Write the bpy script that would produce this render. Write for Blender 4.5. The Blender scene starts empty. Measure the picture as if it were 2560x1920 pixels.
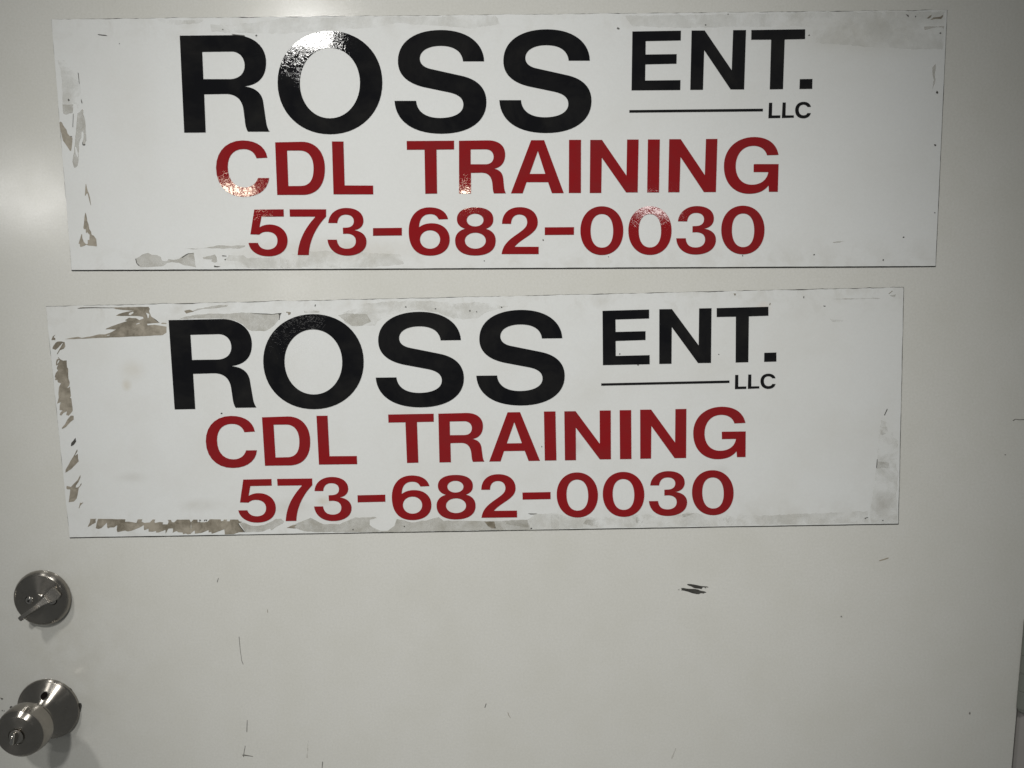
import bpy, bmesh, math, random
from mathutils import Vector, Matrix, noise
from mathutils.geometry import tessellate_polygon

# ------------------------------------------------------------------ camera, world, lamps, exposure
IN = 0.0254                      # the place was measured in inches; everything is built in metres
sc = bpy.context.scene
COL = sc.collection
sc.view_settings.view_transform = 'Standard'
sc.view_settings.look = 'None'
sc.view_settings.exposure = 0.22
sc.view_settings.gamma = 1.0
sc.cycles.caustics_reflective = False
sc.view_settings.use_curve_mapping = False

cam_d = bpy.data.cameras.new('camera')
cam = bpy.data.objects.new('camera', cam_d); COL.objects.link(cam)
cam_d.sensor_width = 36.0
cam_d.lens = 1923.0 / 2560.0 * 36.0
cam_d.clip_start = 0.02; cam_d.clip_end = 100
pitch, yaw, roll = 0.11424, -0.01574, 0.00883
cy_, sy_, cp_, sp_ = math.cos(yaw), math.sin(yaw), math.cos(pitch), math.sin(pitch)
fw = Vector((sy_*cp_, cy_*cp_, -sp_)); rt = Vector((cy_, -sy_, 0)); up = rt.cross(fw)
r2 = math.cos(roll)*rt + math.sin(roll)*up; u2 = -math.sin(roll)*rt + math.cos(roll)*up
m = Matrix((r2, u2, -fw)).transposed().to_4x4()
m.translation = Vector((0, -37.839*IN, 0))
cam.matrix_world = m
sc.camera = cam

world = bpy.data.worlds.new('World'); sc.world = world; world.use_nodes = True
bg = world.node_tree.nodes['Background']
bg.inputs['Color'].default_value = (0.97, 1.0, 0.98, 1); bg.inputs['Strength'].default_value = 0.10

def lamp(name, loc, power, size, size_y, colour, target=(0, 0, 0)):
    l = bpy.data.lights.new(name, 'AREA'); l.shape = 'RECTANGLE'; l.size = size; l.size_y = size_y
    l.energy = power; l.color = colour
    o = bpy.data.objects.new(name, l); COL.objects.link(o); o.location = loc
    d = Vector(target) - Vector(loc)
    o.rotation_euler = d.to_track_quat('-Z', 'Y').to_euler()
    return o
WHITE = (1.0, 0.985, 0.95); WARM = (1.0, 0.86, 0.68)
def spotlamp(name, loc, power, cone, radius, colour, target):
    l = bpy.data.lights.new(name, 'SPOT'); l.energy = power; l.color = colour
    l.spot_size = math.radians(cone); l.spot_blend = 1.0; l.shadow_soft_size = radius
    o = bpy.data.objects.new(name, l); COL.objects.link(o); o.location = loc
    o.rotation_euler = (Vector(target) - Vector(loc)).to_track_quat('-Z', 'Y').to_euler()
    return o
# one reflector lamp over the photographer, an added front spot, one ceiling lamp further back, a row of high lamps deep in the hall
spotlamp('ceiling_lamp_left', (-1.30, -1.10, 1.35), 64, 50, .09, WHITE, (-.02, 0, -.62))
spotlamp('pool_spot_front', (-.10, -4.0, 3.2), 700, 18.8, .20, WHITE, (-.05, 0, -.20))  # no such fixture: cone shaped to fade the door towards its edges
lamp('ceiling_lamp_mid', (-1.47, -4.39, 1.72), 10, 0.31, 0.15, WHITE)
lamp('ceiling_lamp_far', (-4.70, -11.8, 1.62), 13, 0.52, 0.26, WARM)
lamp('ceiling_lamp_far', (-0.93, -11.7, 1.58), 9, 0.30, 0.20, WARM)
lamp('ceiling_lamp_far', (2.70, -15.3, 1.82), 11, 0.8, 0.34, WHITE)
lamp('ceiling_lamp_far', (-9.2, -13.6, 1.72), 50, .7, .42, WHITE)
lamp('ceiling_lamp_far', (-3.9, -12.5, 0.12), 7, 0.8, 0.5, WHITE)

# ------------------------------------------------------------------ materials
def mat(name):
    M = bpy.data.materials.new(name); M.use_nodes = True
    nt = M.node_tree; p = nt.nodes['Principled BSDF']
    return M, nt, p
def nd(nt, kind, **k):
    n = nt.nodes.new(kind)
    for a, b in k.items():
        if a in n.inputs: n.inputs[a].default_value = b
        else: setattr(n, a, b)
    return n
def noise_n(nt, scale, detail=3.0, rough=0.55, vec=None, dist=0.0):
    n = nd(nt, 'ShaderNodeTexNoise'); n.inputs['Scale'].default_value = scale
    n.inputs['Detail'].default_value = detail; n.inputs['Roughness'].default_value = rough
    n.inputs['Distortion'].default_value = dist
    if vec is not None: nt.links.new(vec, n.inputs['Vector'])
    return n
def ramp(nt, src, a, b, lo, hi):
    r = nd(nt, 'ShaderNodeMapRange'); r.inputs['From Min'].default_value = a; r.inputs['From Max'].default_value = b
    r.inputs['To Min'].default_value = lo; r.inputs['To Max'].default_value = hi
    nt.links.new(src, r.inputs['Value']); return r.outputs['Result']
def mixc(nt, fac, a, b, mode='MIX'):
    n = nd(nt, 'ShaderNodeMix'); n.data_type = 'RGBA'; n.blend_type = mode
    def put(sock, v):
        if hasattr(v, 'links') or isinstance(v, bpy.types.NodeSocket): nt.links.new(v, sock)
        elif isinstance(v, (int, float)): sock.default_value = v
        else: sock.default_value = (*v, 1)
    put(n.inputs[0], fac); put(n.inputs[6], a); put(n.inputs[7], b)
    return n.outputs[2]
def mth(nt, op, a, b=None):
    n = nd(nt, 'ShaderNodeMath'); n.operation = op
    for i, v in enumerate((a, b)):
        if v is None: continue
        if isinstance(v, bpy.types.NodeSocket): nt.links.new(v, n.inputs[i])
        else: n.inputs[i].default_value = v
    return n.outputs[0]
def bump(nt, p, h, strength, dist, prev=None):
    b = nd(nt, 'ShaderNodeBump'); b.inputs['Strength'].default_value = strength; b.inputs['Distance'].default_value = dist
    nt.links.new(h, b.inputs['Height'])
    if prev is not None: nt.links.new(prev, b.inputs['Normal'])
    nt.links.new(b.outputs['Normal'], p.inputs['Normal']); return b.outputs['Normal']
def spot(nt, co, x, z, rx, rz):
    """soft stain: 1 in the middle, 0 outside; x, z in metres on the sheet"""
    s = nd(nt, 'ShaderNodeVectorMath'); s.operation = 'SUBTRACT'; nt.links.new(co, s.inputs[0]); s.inputs[1].default_value = (x, 0, z)
    k = nd(nt, 'ShaderNodeVectorMath'); k.operation = 'MULTIPLY'; nt.links.new(s.outputs[0], k.inputs[0]); k.inputs[1].default_value = (1/rx, 0, 1/rz)
    l = nd(nt, 'ShaderNodeVectorMath'); l.operation = 'LENGTH'; nt.links.new(k.outputs[0], l.inputs[0])
    r = nd(nt, 'ShaderNodeMapRange'); r.interpolation_type = 'SMOOTHSTEP'
    r.inputs['From Min'].default_value = 1; r.inputs['From Max'].default_value = 0
    nt.links.new(l.outputs['Value'], r.inputs['Value']); return r.outputs['Result']

def painted_door():
    M, nt, p = mat('off_white_door_paint')
    co = nd(nt, 'ShaderNodeTexCoord').outputs['Object']
    big = noise_n(nt, 2.2, 4, .5, co); fine = noise_n(nt, 360, 4, .8, co); mid = noise_n(nt, 14, 5, .6, co)
    c = mixc(nt, ramp(nt, big.outputs[0], .35, .65, 0, 1), (.588, .586, .556), (.610, .608, .580))
    c = mixc(nt, ramp(nt, mid.outputs[0], .42, .72, 0, .34), c, (.52, .515, .46))
    c = mixc(nt, ramp(nt, fine.outputs[0], .3, .7, 0, .55), c, (.46, .46, .42))
    # grubby hand marks round the locks
    g = mth(nt, 'MULTIPLY', spot(nt, co, -23.6*IN, -18.5*IN, .16, .24), ramp(nt, noise_n(nt, 30, 5, .65, co).outputs[0], .4, .7, 0, .30))
    c = mixc(nt, g, c, (.40, .38, .32))
    nt.links.new(c, p.inputs['Base Color'])
    p.inputs['Roughness'].default_value = .36
    nt.links.new(ramp(nt, mid.outputs[0], .3, .7, .15, .185), p.inputs['Roughness'])
    p.inputs['Specular IOR Level'].default_value = .5
    n1 = bump(nt, p, noise_n(nt, 380, 3, .6, co).outputs[0], .6, .00006)
    bump(nt, p, noise_n(nt, 9, 2, .5, co).outputs[0], .5, .0006, n1)
    return M
def plain_paint(name, col, rough=.45):
    M, nt, p = mat(name); co = nd(nt, 'ShaderNodeTexCoord').outputs['Object']
    n = noise_n(nt, 25, 5, .6, co)
    nt.links.new(mixc(nt, ramp(nt, n.outputs[0], .3, .7, 0, .35), col, tuple(v*.8 for v in col)), p.inputs['Base Color'])
    p.inputs['Roughness'].default_value = rough
    bump(nt, p, noise_n(nt, 350, 2, .5, co).outputs[0], .5, .0001)
    return M
def sign_white(name, dirt, spots):
    M, nt, p = mat(name); co = nd(nt, 'ShaderNodeTexCoord').outputs['Object']
    fine = noise_n(nt, 420, 4, .8, co); mid = noise_n(nt, 11, 6, .62, co); big = noise_n(nt, 4, 3, .5, co)
    c = mixc(nt, ramp(nt, fine.outputs[0], .3, .7, 0, .36), (.632, .645, .640), (.535, .545, .54))
    c = mixc(nt, ramp(nt, mid.outputs[0], .45, .75, 0, dirt), c, (.50, .49, .45))
    c = mixc(nt, ramp(nt, big.outputs[0], .4, .7, 0, dirt*.6), c, (.58, .575, .53))
    # fingermarks gathered along the upper and lower margins
    sep = nd(nt, 'ShaderNodeSeparateXYZ'); nt.links.new(co, sep.inputs[0])
    az = mth(nt, 'ABSOLUTE', sep.outputs[2])
    edge = ramp(nt, az, 4.2*IN, 5.6*IN, 0, 1)
    sm = noise_n(nt, 34, 6, .7, co, .4)
    c = mixc(nt, mth(nt, 'MULTIPLY', edge, ramp(nt, sm.outputs[0], .47, .72, 0, .22+.8*dirt)), c, (.42, .405, .36))
    for (x, z, rx, rz, s, col) in spots:
        f = mth(nt, 'MULTIPLY', spot(nt, co, x*IN, z*IN, rx*IN, rz*IN), ramp(nt, sm.outputs[0], .3, .65, s*.35, s))
        c = mixc(nt, f, c, col)
    nt.links.new(c, p.inputs['Base Color'])
    p.inputs['Roughness'].default_value = .30; p.inputs['Specular IOR Level'].default_value = .32
    n1 = bump(nt, p, noise_n(nt, 300, 2, .5, co).outputs[0], .4, .00006)
    bump(nt, p, noise_n(nt, 6, 2, .5, co).outputs[0], .5, .0010, n1)
    return M
CRINKLES = [(-8.9, 4.2, 2.35, 2.5), (-12.4, -2.1, 2.0, 1.2), (-1.7, -2.1, .9, .9), (7.3, -3.1, 1.6, 1.1), (-11.5, -3.2, .9, .5)]
def vinyl(name, col, hazy):
    M, nt, p = mat(name); co = nd(nt, 'ShaderNodeTexCoord').outputs['Object']
    n = noise_n(nt, 13, 7, .7, co, .5)
    c = mixc(nt, ramp(nt, n.outputs[0], .42, .68, 0, 1), col, hazy)  # cloudy wear and the haze of sheen, both mixed into the colour
    f = noise_n(nt, 900, 2, .5, co)
    c = mixc(nt, ramp(nt, f.outputs[0], .3, .7, 0, .18), c, tuple(v*.7 for v in col))
    nt.links.new(c, p.inputs['Base Color'])
    p.inputs['Roughness'].default_value = .035
    p.inputs['Specular IOR Level'].default_value = .5
    # film laid over the coarse sheet: crinkled skin seen in the lamp reflections
    w = noise_n(nt, 165, 3, .55, co, 1.2)
    rid = mth(nt, 'ABSOLUTE', mth(nt, 'SUBTRACT', w.outputs[0], .5))
    rid = mth(nt, 'MINIMUM', rid, .05)
    # the skin is only crinkled where the film has lifted; elsewhere it lies almost flat
    k = None
    for (x, z, rx, rz) in CRINKLES:
        q = spot(nt, co, x*IN, z*IN, rx*IN, rz*IN); k = q if k is None else mth(nt, 'MAXIMUM', k, q)
    rid = mth(nt, 'MULTIPLY', rid, ramp(nt, k, 0, .35, .06, 1.0))
    n1 = bump(nt, p, rid, .6, .00030)
    n2 = bump(nt, p, noise_n(nt, 260, 2, .5, co).outputs[0], .5, .00003, n1)
    bump(nt, p, noise_n(nt, 7, 2, .5, co).outputs[0], .4, .0006, n2)
    return M
def residue(name, a, b, alpha=1.0, rough=.5, patchy=False):
    M, nt, p = mat(name); co = nd(nt, 'ShaderNodeTexCoord').outputs['Object']
    n = noise_n(nt, 100, 6, .65, co, .4); big = noise_n(nt, 22, 3, .5, co)
    f = mth(nt, 'ADD', mth(nt, 'MULTIPLY', n.outputs[0], .5), mth(nt, 'MULTIPLY', big.outputs[0], .5))
    nt.links.new(mixc(nt, ramp(nt, f, .41, .59, 0, 1), a, b), p.inputs['Base Color'])
    p.inputs['Roughness'].default_value = rough
    bump(nt, p, n.outputs[0], .4, .0002)
    if alpha < 1:
        if patchy == 'half': nt.links.new(ramp(nt, noise_n(nt, 60, 7, .75, co, .3).outputs[0], .36, .62, alpha*.45, alpha), p.inputs['Alpha'])
        elif patchy: nt.links.new(ramp(nt, noise_n(nt, 26, 6, .68, co, .3).outputs[0], .40, .62, 0, alpha), p.inputs['Alpha'])
        else: p.inputs['Alpha'].default_value = alpha
    return M
def metal(name, col, rough, aniso=0.0):
    M, nt, p = mat(name); co = nd(nt, 'ShaderNodeTexCoord').outputs['Object']
    n = noise_n(nt, 120, 5, .65, co)
    nt.links.new(mixc(nt, ramp(nt, n.outputs[0], .35, .75, 0, .5), col, tuple(v*.72 for v in col)), p.inputs['Base Color'])
    p.inputs['Metallic'].default_value = 1
    nt.links.new(ramp(nt, n.outputs[0], .3, .7, rough*.85, rough*1.25), p.inputs['Roughness'])
    if aniso:
        p.inputs['Anisotropic'].default_value = aniso; p.inputs['Anisotropic Rotation'].default_value = .25
        t = nd(nt, 'ShaderNodeTangent'); t.direction_type = 'RADIAL'; t.axis = 'Z'
        nt.links.new(t.outputs[0], p.inputs['Tangent'])
    return M

M_DOOR = painted_door()
M_JAMB = plain_paint('grey_frame_paint', (.34, .325, .31))
M_WALL = plain_paint('wall_paint', (.5, .5, .47), .7)
M_HINGE = plain_paint('painted_hinge_steel', (.17, .18, .16), .4)
M_BACK, _nt, _p = mat('magnet_rubber_and_shade'); _p.inputs['Base Color'].default_value = (.018, .017, .015, 1); _p.inputs['Roughness'].default_value = .8  # also colours the gap strip and the sign rims where shade falls
STAIN = (.45, .40, .30)
M_SIGN = {1: sign_white('sign_sheet_white', .15, [(-17.5, 2, 2.0, 5, .25, (.5, .49, .45)), (17, 4.9, 5.5, 1.6, .45, (.46, .45, .40)), (-8, -5.0, 8, .8, .45, (.45, .42, .36))]),
          2: sign_white('sign_sheet_white_soiled', .28, [(-17.35, 1.9, .34, .42, .75, STAIN), (-17.0, 2.6, .9, .8, .3, STAIN), (-7.8, -4.2, .5, .35, .7, STAIN),
                        (14.2, 5.0, .5, .45, .55, (.56, .46, .38)), (-9.6, -4.5, 1.5, .6, .5, (.45, .44, .40)), (5.0, -1.6, .55, .6, .6, (.45, .44, .41)),
                        (-3.5, 0.1, 1.2, .9, .4, (.5, .49, .46)), (-14, -4.3, 1.6, .5, .5, (.42, .41, .37)), (12.2, -3.0, .7, .4, .4, (.45, .45, .43)), (0.5, -3.0, .6, .6, .5, (.45, .44, .41)),
                        (-17.5, -2.8, 1.1, .4, .35, (.42, .41, .38)), (16.0, -1.0, 3, 3, .15, (.5, .5, .47)), (20.2, -4.8, .8, .9, .55, (.36, .35, .32))])}
M_INK = {0: vinyl('black_vinyl', (.0030, .0030, .0042), (.0125, .012, .0115)), 1: vinyl('red_vinyl', (.222, .0065, .0090), (.190, .0130, .0150))}
M_TONE = {0: residue('tape_film_pale', (.45, .44, .39), (.57, .56, .51), .29, .35, True),
          4: residue('tape_film_sheen', (.45, .44, .39), (.54, .535, .49), .20, .27, True),
          1: residue('adhesive_grey', (.36, .345, .295), (.52, .51, .47), .62, .45, 'half'),
          5: residue('grime_grey', (.33, .315, .27), (.46, .445, .40), .42, .5, True),
          2: residue('adhesive_brown', (.145, .127, .095), (.31, .28, .228), 1, .45),
          3: residue('dark_scuff', (.035, .034, .030), (.075, .072, .065), 1, .5)}
M_TONE[6] = residue('faint_scratch', (.10, .098, .09), (.20, .196, .18), 1, .5)
M_BRUSH = metal('brushed_nickel', (.36, .337, .305), .225, .82)
M_BRIGHT = metal('worn_nickel', (.46, .435, .40), .25)
M_SCREW = metal('screw_steel', (.55, .53, .50), .18)
M_DARK, _nt, _p = mat('dark_recess'); _p.inputs['Base Color'].default_value = (.006, .004, .0035, 1); _p.inputs['Roughness'].default_value = .9; _p.inputs['Specular IOR Level'].default_value = .1  # near-black in place of the shade inside holes and slots

# ------------------------------------------------------------------ helpers
def link(name, me, parent=None, mats=(), label=None):
    o = bpy.data.objects.new(name, me); COL.objects.link(o)
    for mm in mats: me.materials.append(mm)
    if parent is not None: o.parent = parent
    if label: o['label'] = label
    return o
def empty(name, loc, label, cat, rot=(0, 0, 0), group=None):
    o = bpy.data.objects.new(name, None); COL.objects.link(o); o.location = loc; o.rotation_euler = rot
    o.empty_display_size = .05; o['label'] = label; o['category'] = cat
    if group: o['group'] = group
    return o
def flat(segs, n=14):
    out = []
    for s in segs:
        if len(s) == 2: out.append(Vector(s))
        else:
            a = out[-1]; b, c, d = Vector(s[0:2]), Vector(s[2:4]), Vector(s[4:6])
            for i in range(1, n+1):
                t = i/n; out.append((1-t)**3*a + 3*(1-t)**2*t*b + 3*(1-t)*t*t*c + t**3*d)
    cl = []
    for v in out:
        if not cl or (v-cl[-1]).length > 1e-4: cl.append(v)
    if (cl[0]-cl[-1]).length < 1e-4: cl.pop()
    return cl
def sheet(name, contours, y0, y1, shear=0.0):
    """a thin cut shape standing proud of the surface: face at y1 (towards the room), sides down to y0; contours in inches"""
    polys = [[Vector(((v.x + shear*v.y)*IN, v.y*IN, 0)) for v in c] for c in contours]
    tris = tessellate_polygon(polys)
    fl = [v for pl in polys for v in pl]; n = len(fl)
    verts = [(v.x, y1, v.y) for v in fl] + [(v.x, y0, v.y) for v in fl]
    faces = []
    for a, b, c in tris:
        A, B, Cc = fl[a], fl[b], fl[c]
        ar = (B.x-A.x)*(Cc.y-A.y) - (B.y-A.y)*(Cc.x-A.x)
        if abs(ar) < 1e-14: continue
        faces.append((a, b, c) if ar > 0 else (a, c, b))
    k = 0
    for pl in polys:
        L = len(pl)
        area = sum(pl[i].x*pl[(i+1) % L].y - pl[(i+1) % L].x*pl[i].y for i in range(L))
        outer = pl is polys[0]
        for i in range(L):
            a, b = k+i, k+(i+1) % L
            f = (a, a+n, b+n, b) if (area > 0) == outer else (b, b+n, a+n, a)
            faces.append(f)
        k += L
    me = bpy.data.meshes.new(name); me.from_pydata(verts, [], faces); me.validate(); me.update()
    return me
def box(name, x0, x1, y0, y1, z0, z1, bev=0.0):
    bm = bmesh.new(); bmesh.ops.create_cube(bm, size=1)
    for v in bm.verts: v.co = Vector(((x0+x1)/2 + v.co.x*(x1-x0), (y0+y1)/2 + v.co.y*(y1-y0), (z0+z1)/2 + v.co.z*(z1-z0)))
    if bev: bmesh.ops.bevel(bm, geom=bm.edges[:], offset=bev, segments=3, affect='EDGES', profile=.5)
    me = bpy.data.meshes.new(name); bm.to_mesh(me); bm.free()
    return me
def lathe(name, prof, n=96, ang=17):
    """prof: (radius, height) in inches round local Z"""
    verts, faces = [], []
    for r, h in prof:
        for i in range(n):
            a = 2*math.pi*i/n; verts.append((r*IN*math.cos(a), r*IN*math.sin(a), h*IN))
    for j in range(len(prof)-1):
        for i in range(n):
            a, b = j*n+i, j*n+(i+1) % n
            faces.append((a, b, b+n, a+n))
    faces.append(tuple(range((len(prof)-1)*n, len(prof)*n)))
    me = bpy.data.meshes.new(name); me.from_pydata(verts, [], faces)
    bm = bmesh.new(); bm.from_mesh(me); bmesh.ops.remove_doubles(bm, verts=bm.verts[:], dist=1e-6); bmesh.ops.recalc_face_normals(bm, faces=bm.faces[:]); bm.to_mesh(me); bm.free()
    for p in me.polygons: p.use_smooth = True
    me.set_sharp_from_angle(angle=math.radians(ang))
    return me

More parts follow.
